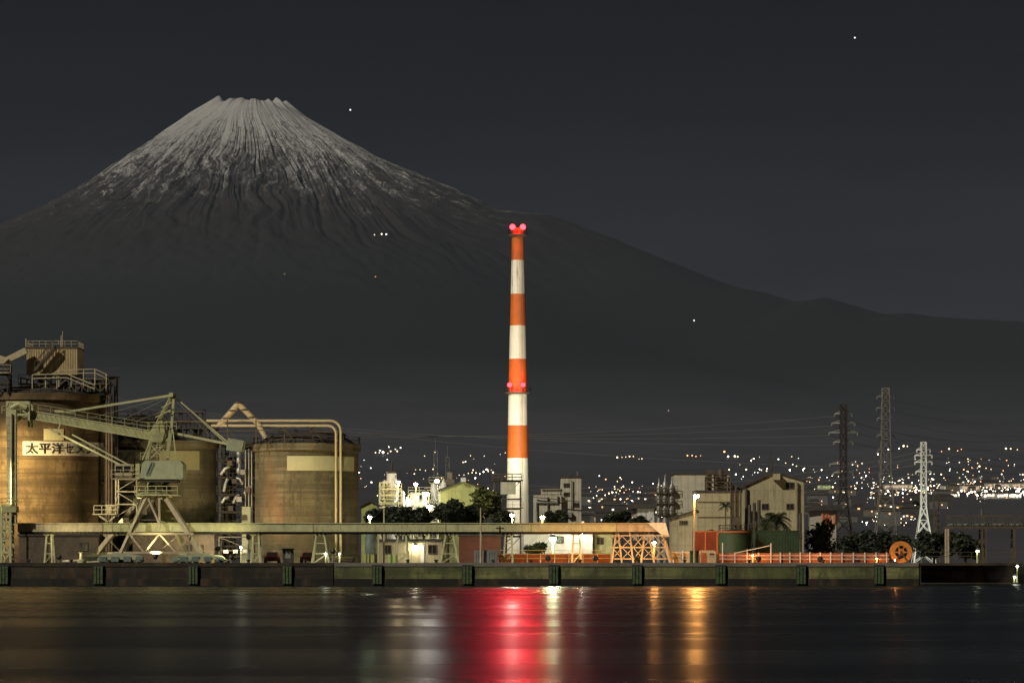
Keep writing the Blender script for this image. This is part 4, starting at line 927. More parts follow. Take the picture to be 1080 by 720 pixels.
# right hand works
t = thing('vessel_row', 'row of slim steel process vessels left of the white works block', 'process vessels', (X(702, 500), 500, 2.4))
for px, r, y0 in ((695, 2.6, 510), (701.5, 3.2, 507), (708.5, 3.0, 510)):
    g = MB(); x = X(px, 500); rr = M(r, 500); zt = Z(y0, 500); g.lathe(x, 500, [(rr, 2.4), (rr, zt - .5), (rr * .5, zt), (.1, zt + .15), (.1, zt + .8), (.01, zt + .8)], 16); v = g.build('vessel', steel_grey, t, True)
    g = MB()
    for y in (520, 531, 543): z = Z(y, 500); g.lathe(x, 500, [(rr + .01, z), (rr + .5, z), (rr + .5, z + .1), (rr + .01, z + .1)], 14); g.rail([(x - rr - .4, 500 - rr - .3, z + .1), (x + rr + .4, 500 - rr - .3, z + .1)], .9, .06, .6)
    g.build('platform', steel_brown, v)
building('works_block', 'tall white works block behind the sodium lamp', 'building', 711, 769, 500, 500, 10, clad_white)
t = building('works_annex', 'cream annex with drain pipes in front of white works block', 'building', 735, 782, 519, 480, 9, clad_cream)
g = MB()
for px in (771, 776, 781): g.tube([P(px, 575, 479.7), P(px, 517, 479.7)], .13, 8)
for y in (529, 545): g.beam(P(736, y, 479.9), P(781, y, 479.9), .08)
g.box(X(772, 480), X(781, 480), 478.9, 479.9, Z(553, 480), Z(545, 480)); g.build('drain_pipe', steel_brown, t)
g = MB(); rnd = random.Random(2)
for px, y0, w in ((748, 496, 5), (755, 501, 3), (760, 495, 2), (765, 500, 3), (770, 509, 4), (775, 512, 3)): g.box(X(px - w / 2, 483), X(px + w / 2, 483), 482, 484.5, Z(518.4, 483), Z(y0, 483)) if w > 2.5 else g.lathe(X(px, 483), 483, [(.4, Z(518.4, 483)), (.4, Z(y0, 483)), (.02, Z(y0 - 1, 483))], 12)
g.frame(X(745, 482), X(770, 482), 481.5, 485, Z(518.3, 482), Z(503, 482), 3, .14); g.rail([P(744, 503, 481.4), P(770, 503, 481.4)], .9, .07, 1); g.build('roof_machinery', steel_brown, t)
building('works_shed', 'small cream shed with slanting dark roof below the works block', 'shed', 709, 735, 545, 470, 7, clad_cream, gable=(734.9, 539, 546.5, 539.5), wins=((717, 549.5, 720, 552.5), (721.5, 549.5, 724.5, 552.5)))
t = building('gabled_works', 'cream gabled works building behind the broad palm', 'building', 786, 848, 500, 492, 16, clad_cream, gable=(817, 498.5, 513, 507), wins=((829, 509, 837, 514.5), (830, 531.5, 836.5, 536.5), (804, 531.5, 810, 536.5)))
g = MB(); g.tube([P(841.5, 509, 491.7), P(841.5, 580, 491.7)], .14, 8); g.build('drain_pipe', steel_brown, t); g = MB(); g.tube([P(787, 515, 491.7), P(787, 580, 491.7)], .2, 8); g.build('drain_pipe', steel_brown, t)
g = MB(); g.box(X(815, 492), X(822, 492), 490.5, 491.9, Z(506, 492), Z(499.5, 492)); g.build('vent_hood', clad_cream, t)
rp0 = None
for px, y0, lab in ((790.5, 532, 'short dark pipe post beside the cream annex'), (795.5, 530, 'middle dark pipe post left of the broad palm'), (800.5, 527, 'tallest dark pipe post beside the broad palm'), (844, 541, 'dark pipe post at the corner of the gabled building')):
    loc = (X(px, 474), 474, DECK if 474 < 470 else 2.4); t = thing('pipe_post', lab, 'pipe post', loc, 'dark pipe posts by the gabled building')
    g = MB(); g.tube([loc, P(px, y0, 474)], .22, 10); g.build('pipe', steel_dark, t, True); g = MB(); c = P(px, y0 + 10, 474); g.box(c.x - .26, c.x + .26, 473.7, 474.3, c.z - 2.1, c.z - 1.2); g.build('junction_box', steel_dark, t)

# quay side clutter right
def corrugated(g, x0, x1, Y, z0, z1, n):
    w = (x1 - x0) / n
    for i in range(n): g.box(x0 + i * w + w * .15, x0 + i * w + w * .75, Y - .06, Y - .002, z0 + .15, z1 - .15)
t = thing('shipping_container', 'rust red container standing behind the sodium lamp', 'container', (X(744, 434), 434, DECK))
a, b = P(731, 592, 433), P(757, 560, 433); g = MB(); g.box(a.x, b.x, 433, 435.4, DECK + 1.3, b.z); corrugated(g, a.x, b.x, 433, DECK + 1.3, b.z, 12); g.build('body', cont_red, t)
g = MB()
for x in (a.x + .08, (a.x + b.x) / 2, b.x - .08): g.box(x - .08, x + .08, 432.86, 432.94, DECK + 1.25, b.z + .02)
g.box(a.x, b.x, 432.86, 432.935, b.z - .1, b.z + .03); g.build('frame', orange_rust_glow, t); g = MB(); g.box(a.x + .1, b.x - .1, 433.1, 435.2, DECK, DECK + 1.298); g.build('plinth', steel_brown, t)
t = thing('kiosk', 'white kiosk at the foot of the sodium lamp', 'kiosk', (X(746, 424), 424, DECK)); a, b = P(738, 592, 423.4), P(755, 580, 423.4)
g = MB(); g.prism([(a.x, DECK), (b.x, DECK), (b.x, b.z - .15), (b.x - .25, b.z), (a.x + .25, b.z), (a.x, b.z - .15)], 423.4, 425.2); g.build('body', steel_cream, t)
g = MB(); g.box(a.x + .15, a.x + .8, 423.36, 423.398, DECK + .05, b.z - .3); g.build('door', orange_rust_glow, t); g = MB(); g.box(a.x + 1.2, a.x + 1.75, 423.36, 423.398, b.z - .55, b.z - .35); g.build('vent', steel_dark, t)
t = thing('cabinet', 'dark green cabinet beside the white kiosk', 'cabinet', (X(732, 424), 424, DECK)); a, b = P(728, 592, 423.4), P(736.5, 581, 423.4)
g = MB(); g.box(a.x, b.x, 423.4, 424.4, DECK, b.z); g.build('body', green_dark, t); g = MB(); g.box(a.x - .05, b.x + .05, 423.3, 424.5, b.z + .002, b.z + .08); g.build('lid', steel_dark, t)
t = thing('storage_tank', 'squat dark tank with orange lit rim right of red container', 'tank', (X(775, 445), 445, DECK)); c = P(775, 560, 445); r = M(17, 445)
g = MB(); g.lathe(c.x, 445, [(r, DECK), (r, c.z), (r * .3, c.z + .25), (.02, c.z + .3)], 40); g.build('shell', green_dark, t, True); g = MB(); g.lathe(c.x, 445, [(r + .01, c.z - .2), (r + .12, c.z - .2), (r + .12, c.z + .05), (r + .01, c.z + .05)], 40); g.build('rim', orange_rust_glow, t)
g = MB(); g.rail([(c.x + r * math.cos(q), 445 + r * math.sin(q), c.z) for q in [2 * math.pi * i / 16 for i in range(17)]], .8, .05, 2); g.build('railing', steel_dark, t)
t = thing('storage_tank', 'dark green walled tank below the broad palm', 'tank', (X(818, 450), 450, DECK)); a, b = P(797, 560, 447), P(843, 560, 447)
g = MB(); g.box(a.x, b.x, 447, 452, DECK, a.z); corrugated(g, a.x, b.x, 447, DECK, a.z, 16); g.build('shell', green_dark, t); g = MB(); g.box(a.x - .1, b.x + .1, 446.9, 452.1, a.z + .002, a.z + .12); g.build('rim', green_dark, t)
# fences
def fence(label, px0, px1, pt, Y, post_px, panel_mt, tall=(), rail_ys=(585.5, 589)):
    t = thing('quay_fence', label, 'fence', (X((px0 + px1) / 2, Y), Y, DECK))
    g = MB(); g.box(X(px0, Y), X(px1, Y), Y + .25, Y + .5, DECK, Z(pt, Y)); g.build('panel', panel_mt, t)
    for px in post_px:
        z = Z(tall.get(px, pt - .8) if tall else pt - .8, Y); g = MB(); g.beam((X(px, Y), Y, DECK), (X(px, Y), Y, z), .12); g.build('post', white_paint, t)
    g = MB()
    for y in rail_ys: g.beam(P(px0, y, Y - .08), P(px1, y, Y - .08), .07)
    g.build('rail', white_paint, t); return t
tall = {762: 572, 813: 572.5, 788: 579}
t = fence('long orange lit fence with white posts left of the reel', 758, 938, 583, 424, list(tall) + [775, 800, 823, 833, 844, 854, 865, 876, 888, 900, 912, 924, 935], orange_rust_glow, tall)  # orange lamp glow on the wall put into the panel colour
g = MB(); g.beam(P(775, 583, 423.9), P(812, 575, 423.9), .09); g.build('chain', white_paint, t)
fence('low orange lit fence under the conveyor left of lattice trestle', 508, 644, 583.5, 428.8, [510, 525, 540, 556, 570, 585, 600, 615, 630], orange_rust_glow, None, (580, 584, 588.5))
fence('low pale orange wall between lattice trestle and cabinet', 708, 727, 581.5, 426, [710, 720], steel_cream, None, (582,))
# reel
t = thing('cable_reel', 'round orange reel standing at the quay end', 'reel', (X(950, 424), 424, DECK)); c = P(950, 582, 424); r = M(11.5, 424)
def ring(g, cx, cz, r0, r1, y0, y1, n=40):
    vs = []
    for rr, y in ((r0, y0), (r1, y0), (r1, y1), (r0, y1)):
        for i in range(n): q = 2 * math.pi * i / n; vs.append((cx + rr * math.cos(q), y, cz + rr * math.sin(q)))
    g.add(vs, [(k * n + i, k * n + (i + 1) % n, ((k + 1) % 4) * n + (i + 1) % n, ((k + 1) % 4) * n + i) for k in range(4) for i in range(n)])
for y in (423.3, 424.5):
    g = MB(); ring(g, c.x, c.z, r * .58, r, y, y + .14); ring(g, c.x, c.z, r * .12, r * .3, y, y + .14)
    for i in range(6): q = math.pi / 3 * i; g.beam((c.x + r * .28 * math.cos(q), y + .07, c.z + r * .28 * math.sin(q)), (c.x + r * .6 * math.cos(q), y + .07, c.z + r * .6 * math.sin(q)), .12)
    g.build('flange', orange_paint, t)
g = MB(); ring(g, c.x, c.z, r * .5, r * .6, 423.45, 424.49); g.build('hose', rubber, t)
g = MB()
for s in (-1, 1): g.beam((c.x + s * .9, 423.15, DECK), (c.x, 423.15, c.z), .14); g.beam((c.x + s * .9, 424.85, DECK), (c.x, 424.85, c.z), .14)
g.beam((c.x, 423.05, c.z), (c.x, 424.95, c.z), .16); g.build('stand', steel_brown, t)
lamp_post('fence_lamp', 'small orange lamp in front of the reel', 944, 590.5, 421.3, .07, SODIUM, 120, pole=False, zb=DECK)

# quay side clutter left
def red_car(label, px):
    Y = 431; x = X(px, Y); t = thing('parked_car', label, 'car', (x, Y, DECK), 'red cars parked under the conveyor'); hw = .88
    g = MB(); prof = [(-hw, .35), (hw, .35), (hw, .82), (hw - .06, .92), (-hw + .06, .92), (-hw, .82)]
    g.prism([(x + u, DECK + v) for u, v in prof], Y, Y + 4.1); g.prism([(x + u, DECK + v) for u, v in ((-hw + .1, .922), (hw - .1, .922), (hw - .28, 1.48), (-hw + .28, 1.48))], Y + 1.0, Y + 3.7); g.build('body', red_paint, t)
    g = MB(); g.prism([(x + u, DECK + v) for u, v in ((-hw + .2, .98), (hw - .2, .98), (hw - .33, 1.42), (-hw + .33, 1.42))], Y + .96, Y + .998); g.build('windscreen', glass_dark, t)
    for u in (-1, 1):
        for v in (.7, 3.3): g = MB(); g.tube([(x + u * .92, Y + v, DECK + .32), (x + u * .72, Y + v, DECK + .32)], .32, 14); g.build('wheel', rubber, t)
        g = MB(); g.box(x + u * .65 - .15, x + u * .65 + .15, Y - .03, Y - .002, DECK + .62, DECK + .78); g.build('headlight', steel_grey, t)
    g = MB(); g.box(x - .4, x + .4, Y - .03, Y - .002, DECK + .45, DECK + .62); g.build('grille', rubber, t)
red_car('red car parked left of the dark booth under the conveyor', 286); red_car('red car parked right of the dark booth under the conveyor', 324)
t = thing('booth', 'dark booth between the two red cars', 'booth', (X(303, 428), 428, DECK)); a, b = P(298, 592, 427.9), P(309, 579, 427.9)
g = MB(); g.box(a.x, b.x, 427.9, 429.4, DECK, b.z); g.build('body', steel_dark, t); g = MB(); g.box(a.x - .15, b.x + .15, 427.7, 429.6, b.z + .002, b.z + .12); g.build('roof', steel_brown, t); g = MB(); g.box(a.x + .3, b.x - .3, 427.86, 427.898, DECK + .7, b.z - .2); g.build('window', steel_grey, t)
# low lit building under conveyor
t = building('gate_office', 'low cream office lit by a lamp under the conveyor', 'building', 400, 466, 570.5, 441, 5, clad_cream, zb=DECK, wins=((406, 575, 412, 583), (452, 575, 460, 583)))
g = MB(); g.box(X(444, 441), X(447.5, 441), 440.9, 440.998, DECK, Z(574, 441)); g.build('door', white_paint, t)
t = thing('drum_tank', 'green upright tank right of the olive silo', 'tank', (X(391, 436), 436, DECK)); c = P(391, 562, 436); r = M(6.5, 436)
g = MB(); g.lathe(c.x, 436, [(r, DECK + 1.2), (r, c.z - .5), (r * .6, c.z), (.02, c.z + .1)], 24); g.build('shell', steel_tealdark, t, True); g = MB()
for u in (-.5, .5):
    for v in (-.5, .5): g.beam((c.x + u, 436 + v, DECK), (c.x + u, 436 + v, DECK + 1.3), .1)
g.build('leg_frame', steel_dark, t); g = MB(); g.tube([(c.x + r + .2, 435.8, DECK), (c.x + r + .2, 435.8, c.z)], .1, 8); g.build('pipe', steel_pale, t)
for i, (px, lab) in enumerate(((411.5, 'pale green barrel, left one of the pair below the low office'), (417, 'pale green barrel, right one of the pair below the low office'))):
    t = thing('barrel', lab, 'barrel', (X(px, 424), 424, DECK), 'pale green barrels below the low office'); x = X(px, 424)
    g = MB(); g.lathe(x, 424, [(.02, DECK + 1.15), (.28, DECK + 1.15), (.29, DECK + 1.1), (.28, DECK + .8), (.3, DECK + .78), (.28, DECK + .76), (.28, DECK + .4), (.3, DECK + .38), (.28, DECK + .36), (.29, DECK), (.02, DECK)], 18); g.build('drum', paint('barrel_green', (.45, .55, .2), (.38, .48, .16), .45), t, True)
t = thing('generator_box', 'grey cabinet box at the quay edge below the chimney', 'cabinet', (X(512, 424), 424, DECK)); a, b = P(500, 592, 423.4), P(525, 580, 423.4)
g = MB(); g.box(a.x, b.x, 423.4, 425.4, DECK + .12, b.z); corrugated(g, a.x, b.x, 423.4, DECK, b.z, 9); g.build('body', steel_grey, t); g = MB(); g.box(a.x + .2, b.x - .2, 423.6, 425.2, DECK, DECK + .118); g.build('skid', steel_dark, t)
t = building('red_shed', 'dark rust red shed right of the splayed trestle', 'shed', 484, 528, 565, 438, 5, paint('dull_red', (.13, .035, .02), (.09, .025, .015), .7), zb=DECK)
t = building('white_store', 'white store wall glaring behind the brightest lamp', 'shed', 553, 625, 562, 446, 5, white_paint, zb=DECK, wins=((588, 566, 594, 572),))
building('green_store', 'small green store beside the white store', 'shed', 627, 646, 563, 447, 4, steel_green, zb=DECK, wins=((630, 567, 636, 573),))
t = thing('valve_rack', 'dark pipe rack low behind the crane foot', 'pipe rack', (X(248, 446), 446, DECK)); g = MB(); g.frame(X(231, 445), X(266, 445), 445, 448, DECK, Z(566, 445), 2, .14); g.build('frame', steel_dark, t)
for px in (236, 246, 256): MB().box(X(px, 445), X(px + 5, 445), 444.6, 444.95, Z(583, 445), Z(579.5, 445)).build('panel', white_paint, t)
t = thing('mooring_gear', 'pale mooring gear heap at the foot of the crane', 'mooring gear', (X(86, 422), 422, DECK)); g = MB(); c = P(86, 592, 422.6)
g.lathe(c.x, c.y, [(.5, DECK), (.5, DECK + .5), (.25, DECK + .6), (.22, DECK + 1.3), (.4, DECK + 1.4), (.02, DECK + 1.45)], 14); g.build('capstan', steel_pale, t, True); g = MB(); g.tube([(c.x - 2.3, c.y, DECK + .3), (c.x - 1.4, c.y - .2, DECK + .35), (c.x - .4, c.y, DECK + .4)], .16, 8); g.tube([(c.x + .4, c.y, DECK + .2), (c.x + 2.2, c.y, DECK + .3)], .12, 8); g.build('hawser', steel_cream, t)

for px, y0, lab in ((507, 535, 'thin pale utility pole standing in front of the conveyor below the gabled hall'), (405, 536, 'thin pale utility pole before the white vessel tower')):
    loc = (X(px, 422.8), 422.8, DECK) if px > 450 else (X(px, 430), 430, DECK); t = thing('utility_pole', lab, 'pole', loc); g = MB(); g.tube([loc, P(px, y0, loc[1])], .12, 8, r2=.08); g.build('shaft', steel_cream, t, True); g = MB(); q = P(px, y0 + 2, loc[1]); g.beam(q - Vector((.5, 0, 0)), q + Vector((.5, 0, 0)), .08); g.build('crossarm', steel_dark, t)

building('shade_shed', 'long low dark brown shed added to darken the foot of the lettered silo', 'shed', 20, 104, 565, 439.5, 3, steel_brown, zb=DECK, wins=((84, 572, 92, 580),))  # dark sheds added where the silo feet lie in shade
building('shade_shed', 'low dark shed added to darken the silo foot behind the crane portal', 'shed', 140, 226, 564, 446, 6, steel_brown, zb=DECK, wins=((196, 574, 203, 581), (208, 574, 215, 581)))
t = thing('pipe_stack', 'heap of dark pipes lying before the olive silo', 'pipes', (X(360, 444), 443, DECK)); g = MB(); rnd = random.Random(8)
for i in range(9): z = DECK + .16 + .3 * (i // 4); g.tube([(X(344, 443) + rnd.random(), 441.6 + (i % 4) * .34 + .15 * (i // 4), z), (X(376, 443) - rnd.random(), 441.6 + (i % 4) * .34 + .15 * (i // 4), z)], .15, 8)
g.build('pipe_bundle', steel_brown, t, True)

# right: pipe bridge and quay 2
t = thing('pipe_bridge', 'dark pipe bridge with truss on posts at the right edge', 'pipe bridge', (X(1050, 520), 520, 2.4))
g = MB(); xa, xb = X(1001, 520), X(1130, 520); z0, z1 = Z(556, 520), Z(543.5, 520)
for y in (520, 523):
    g.beam((xa, y, z1), (xb, y, z1), .16); g.beam((xa - .4, y, z0), (xb, y, z0), .3)
    n = 14
    for i in range(n): x0 = xa + (xb - xa) * i / n; xm = xa + (xb - xa) * (i + 1) / n; g.beam((x0, y, z0), (x0, y, z1), .1); g.beam((x0, y, z0 if i % 2 else z1), (xm, y, z1 if i % 2 else z0), .09)
g.build('truss', steel_brown, t)
for px in (1000, 1036, 1040, 1070, 1100): [MB().beam((X(px, 520), y, 2.4), (X(px, 520), y, z0 - .16), .26).build('post', steel_cream if px < 1010 else steel_brown, t) for y in (520, 523)]
g = MB(); g.tube([(xa, 521, z0 + .4), (xb, 521, z0 + .4)], .22, 8); g.tube([(xa, 522, z0 + .35), (xb, 522, z0 + .35)], .16, 8); g.tube([(X(1036, 520), 521, z1), (X(1036, 520), 521, z1 + 1)], .07, 6); g.build('pipe', steel_grey, t, True)
t = thing('lattice_tower', 'slim grey ladder tower beside the white pylon', 'tower', (X(987.5, 720), 720, 2.4)); g = MB(); g.frame(X(985, 720), X(990.5, 720), 719.5, 720.7, 2.4, Z(522, 720), 12, .16); g.build('lattice', steel_brown, t)
t = thing('jetty_rail', 'railing along the set back quay', 'railing', (X(1020, 458), 458, DECK)); g = MB(); g.rail([P(976, 590.8, 456), P(1090, 590.8, 456)], 1.1, .06, 2); g.build('rails', steel_brown, t)

# ------------------------------------------------------------------ pylons and wires
def pylon(label, px, Y, top, w0, w1, mt, arms, th=.22, panels=11, belly=None):
    x = X(px, Y); z0 = 2.4; z1 = Z(top, Y); t = thing('pylon', label, 'pylon', (x, Y, z0)); a, b = M(w0, Y), M(w1, Y)
    def hw(k): return a + (b - a) * (k / .45 if k < .45 else 1) if belly is None else (a + (belly * b - a) * k / .5 if k < .5 else belly * b + (b - belly * b) * (k - .5) / .5)
    g = MB(); ks = [1 - (1 - i / panels) ** 1.25 for i in range(panels + 1)]; S = ((-1, -1), (1, -1), (1, 1), (-1, 1))
    for k0, k1 in zip(ks, ks[1:]):
        za, zb = z0 + (z1 - z0) * k0, z0 + (z1 - z0) * k1; ha, hb = hw(k0), hw(k1)
        for i in range(4):
            p, q = S[i], S[(i + 1) % 4]
            g.beam((x + p[0] * ha, Y + p[1] * ha, za), (x + p[0] * hb, Y + p[1] * hb, zb), th)
            g.beam((x + p[0] * ha, Y + p[1] * ha, za), (x + q[0] * hb, Y + q[1] * hb, zb), th * .5); g.beam((x + q[0] * ha, Y + q[1] * ha, za), (x + p[0] * hb, Y + p[1] * hb, zb), th * .5)
            g.beam((x + p[0] * hb, Y + p[1] * hb, zb), (x + q[0] * hb, Y + q[1] * hb, zb), th * .5)
    g.build('lattice', mt, t)
    tips = []
    for y, w in arms:
        z = Z(y, Y); L = M(w, Y); k = (z - z0) / (z1 - z0); h = hw(k)
        for s in (-1, 1):
            g = MB()
            for yy in (-h, h): g.beam((x + s * h, Y + yy, z), (x + s * L, Y, z), th * .85)
            g.beam((x + s * h, Y, z + M(3, Y)), (x + s * L, Y, z), th * .5); g.tube([(x + s * L, Y, z), (x + s * L, Y, z - M(3, Y))], th * .6, 6)
            tips.append(Vector((x + s * L, Y, z - M(3, Y))))
            g.build('crossarm', mt if mt is white_paint else arm_mt, t)
    return tips
arm_mt = paint('insulator_grey', (.30, .29, .26), (.24, .23, .21), .5)
pyl_dark = paint('pylon_dark', (.035, .028, .024), (.025, .02, .018), .6); pyl_grey = paint('pylon_grey', (.26, .23, .19), (.20, .18, .15), .6)
t1 = pylon('dark heavy lattice pylon right of the gabled building', 889.5, 900, 427, 13.5, 3.2, pyl_dark, ((436, 9), (446, 12), (456, 15), (466, 10), (489, 14), (498, 10)), .34, 13)
t2 = pylon('tallest thin grey pylon with many crossarms', 934, 950, 409, 13, 3.6, pyl_grey, ((418, 9), (430, 9.5), (441, 9), (459, 9), (474, 8), (486, 7), (500, 7)), .17, 16, 1.5)
t3 = pylon('short white floodlit pylon nearest the right edge', 974, 700, 466, 11.5, 2.6, white_paint, ((474, 7), (480, 9), (487, 9), (497, 8)), .24, 10)
def wire(a, b, sag, label):
    a, b = Vector(a), Vector(b); g = MB(); g.tube([a.lerp(b, i / 24) - Vector((0, 0, sag * 4 * (i / 24) * (1 - i / 24))) for i in range(25)]  , .05, 4); tag(g.build('power_line', wire_mat, None, False, a), label, 'power line', 'power lines strung from the pylons')
for i, tip in enumerate(t1[:10:2]): wire(tip, (X(-60, 1150), 1150, Z(440 - i * 14, 1150)), 6, 'thin power line running left from the dark heavy pylon')
for i, tip in enumerate(t1[:6:2]): wire(tip, (X(1140, 1000), 1000, Z(452 + i * 9, 1000)), 5, 'thin power line running right from the dark heavy pylon')
for i, tip in enumerate(t3[::2]): wire(tip, (X(560, 820), 820, Z(512 + i * 5, 820)), 3, 'thin power line running left from the white pylon')
for i, tip in enumerate(t3[1::2]): wire(tip, (X(1140, 760), 760, Z(476 + i * 8, 760)), 1.6, 'thin power line running right from the white pylon')
for i, tip in enumerate(t2[1:8:2]): wire(tip, (X(1140, 1000), 1000, Z(428 + i * 12, 1000)), 3, 'thin power line running right from the tallest pylon')

# ------------------------------------------------------------------ trees
def crown_mesh(seed, rx, ry, rz, n, leaf, lobes=13):
    rnd = random.Random(seed); g = MB(); L = []
    for _ in range(lobes):
        q = rnd.uniform(0, 2 * math.pi); k = rnd.uniform(.15, .75); L.append((math.cos(q) * k * rx, math.sin(q) * k * ry, rnd.uniform(-.45, .6) * rz, rnd.uniform(.2, .5)))
    for _ in range(n):
        lx, ly, lz, s = rnd.choice(L)
        while True:
            u = Vector((rnd.uniform(-1, 1), rnd.uniform(-1, 1), rnd.uniform(-1, 1)))
            if .25 < u.length < 1: break
        u = u.normalized() * (u.length ** .5) * rnd.uniform(.75, 1.28)
        c = Vector((lx + u.x * s * rx, ly + u.y * s * ry, lz + u.z * s * rz))
        e1 = Vector((rnd.gauss(0, 1), rnd.gauss(0, 1), rnd.gauss(0, .6))).normalized(); e2 = e1.cross(Vector((rnd.gauss(0, 1), rnd.gauss(0, 1), rnd.gauss(0, 1)))).normalized()
        a = leaf * rnd.uniform(.6, 1.3)
        g.add([c - e1 * a, c + e2 * a * .45, c + e1 * a, c - e2 * a * .45], [(0, 1, 2, 3)])
    return g
def tree(label, px, Y, py_top, py_bot_crown, wpx, mt, seed, zb=2.4, n=3200, leaf=.34, group=None, name='tree'):
    x = X(px, Y); zt = Z(py_top, Y); zc0 = max(Z(py_bot_crown, Y), zb + .4); rz = (zt - zc0) / 2; zc = zt - rz; rx = M(wpx / 2, Y)
    t = thing(name, label, 'tree', (x, Y, zb), group); rnd = random.Random(seed)
    g = crown_mesh(seed, rx, rx * .9, rz, n, leaf); g.v = [(a + x, b + Y, c + zc) for a, b, c in g.v]; g.build('crown', mt, t)
    g = MB(); g.tube([(x, Y, zb), (x + .1, Y, zb + (zc - zb) * .6), (x, Y, zc)], .22, 8, r2=.1)
    for i in range(5):
        q = 2 * math.pi * i / 5 + rnd.random(); p = Vector((x, Y, zb + (zc - zb) * rnd.uniform(.45, .9))); g.tube([p, p + Vector((math.cos(q) * rx * .4, math.sin(q) * rx * .4, rz * .35)), p + Vector((math.cos(q) * rx * .7, math.sin(q) * rx * .7, rz * .8))], .09, 6, r2=.03)
    g.build('trunk', bark, t, True)
TG = 'dark trees behind the conveyor'
tree('low dark tree nearest the olive silo in the row', 396, 500, 535, 562, 28, leaf_dark, 1, group=TG)
tree('broad dark tree below the white vessel tower', 418, 500, 531, 562, 40, leaf_dark, 2, group=TG, n=4200)
tree('dark tree below the lit plant lamps', 446, 500, 533, 562, 34, leaf_dark, 3, group=TG)
tree('tallest dark tree in front of the gabled hall', 472, 498, 526, 562, 40, leaf_dark, 4, group=TG, n=4200)
tree('dark tree right of the gabled hall', 497, 500, 533, 562, 30, leaf_dark, 5, group=TG)
tree('lamp lit green tree left of the panel tower', 512, 520, 512, 556, 36, leaf_lit, 6, n=1500, leaf=.40)
tree('dark tree around the lamp in front of the chimney', 533, 490, 537, 562, 32, leaf_dark, 7, group=TG)
tree('dark tree in front of the grey block', 586, 490, 537, 556, 26, leaf_dark, 8, group=TG)
tree('round dark tree right of the grey block', 652, 520, 536, 560, 36, leaf_dark, 9, n=3800)
tree('small dark tree behind the lattice trestle', 674, 500, 543, 562, 20, leaf_dark, 10)
tree('dark bush below the white pylon', 985, 560, 557, 594, 42, leaf_dark, 11, n=3600, name='bush')
tree('dark mound of bush under the pipe bridge', 1018, 540, 558, 594, 42, leaf_dark, 12, n=3600, name='bush')
tree('sparse tree left of the dark heavy pylon', 866, 500, 546, 596, 36, leaf_dark, 13, n=1700)
tree('dark tree behind the dark heavy pylon', 905, 620, 557, 597, 50, leaf_dark, 14, n=2600)
tree('dark tree between the two tall pylons', 945, 640, 558, 597, 46, leaf_dark, 17, n=2600)
tree('dark leafy bush beside the green store', 565, 440, 569, 594, 26, leaf_dark, 23, zb=DECK, n=1100, name='bush')
def palm(label, px, Y, pyc, rpx, trunk_r, nf, seed, zb=DECK):
    rnd = random.Random(seed); c = P(px, pyc, Y); t = thing('palm_tree', label, 'palm', (c.x, Y, zb)); L = M(rpx, Y)
    g = MB(); g.tube([(c.x, Y, zb), (c.x + .05, Y, (zb + c.z) / 2), c], trunk_r, 10, r2=trunk_r * .8); g.build('trunk', bark, t, True)
    g = MB()
    for i in range(nf):
        q = 2 * math.pi * i / nf + rnd.random() * .4; up = rnd.uniform(-.15, 1.2); d_ = Vector((math.cos(q), math.sin(q), 0)); pts = []
        for k in range(9): s = k / 8; pts.append(c + d_ * (L * 1.05 * s * math.cos(up * .75)) + Vector((0, 0, L * (math.sin(up) * s * 1.25 - .75 * s * s))))
        side = d_.cross(Vector((0, 0, 1)))
        for k in range(8):
            p, p2 = pts[k], pts[k + 1]; ll = L * .40 * (1 - .6 * abs(k / 8 - .4))
            for m_ in (0, .5):
                b = p.lerp(p2, m_)
                for s in (-1, 1): tip = b + side * s * ll + (p2 - p) * 1.2 + Vector((0, 0, -ll * .45)); g.add([b, b.lerp(p2, .35), tip], [(0, 1, 2)])
        g.tube(pts, .035, 4)
    g.build('fronds', leaf_palm, t)
palm('broad dark palm in front of the gabled works building', 818, 455, 548, 17.5, .3, 44, 3)
palm('tall slim palm in front of the cream annex', 765, 458, 533, 7.5, .12, 22, 8)

# ------------------------------------------------------------------ far town: lamps and lit buildings on the slope
far_mats = {k: glow('far_lamp_' + k, c, s, False) for k, c, s in (('warm', (1, .74, .42), 5), ('white', (.95, 1, .88), 5), ('orange', (1, .42, .16), 5), ('bright', (1, .90, .68), 20.0), ('dim', (1, .80, .55), 2))}
far_mesh = {}
def far_lamp(px, py, kind, size, where):
    size *= rnd.choice((.6, .75, .9, 1.1, 1.5))
    p = ground_hit(px, py + .3)
    if p is None: return
    if kind not in far_mesh:
        g = MB(); g.ball((0, 0, 1.6), .5, 8, 5); g.tube([(0, 0, 0), (0, 0, 1.1)], .08, 5, 1); me = g.build('street_light', [far_mats[kind], steel_dark])
        far_mesh[kind] = me.data; bpy.data.objects.remove(me)
    o = bpy.data.objects.new('street_light', far_mesh[kind]); COL.objects.link(o)
    s = p.y / F * 1.05 * size; o.scale = (s, s, s); o.location = p
    tone = {'warm': 'warm', 'white': 'white', 'orange': 'orange', 'bright': 'bright', 'dim': 'faint'}[kind]
    tag(o, '%s far-off street light %s' % (tone, where), 'street light', 'street lights of the far town')
rnd = random.Random(3)
W_L, W_M, W_R, W_H = 'in the town left of the chimney', 'in the town between chimney and gabled building', 'in the town right of the gabled building', 'high on the volcano slope'
for px, py, k, s in ((402.5, 250, 'bright', 1.0), (407.5, 250.3, 'white', .9), (395, 251, 'dim', .8), (300, 291.5, 'warm', .9), (396, 296.5, 'orange', .7), (732, 342, 'white', .6), (705, 434, 'dim', .7)): far_lamp(px, py, k, s, W_H)
rnd = random.Random(21)
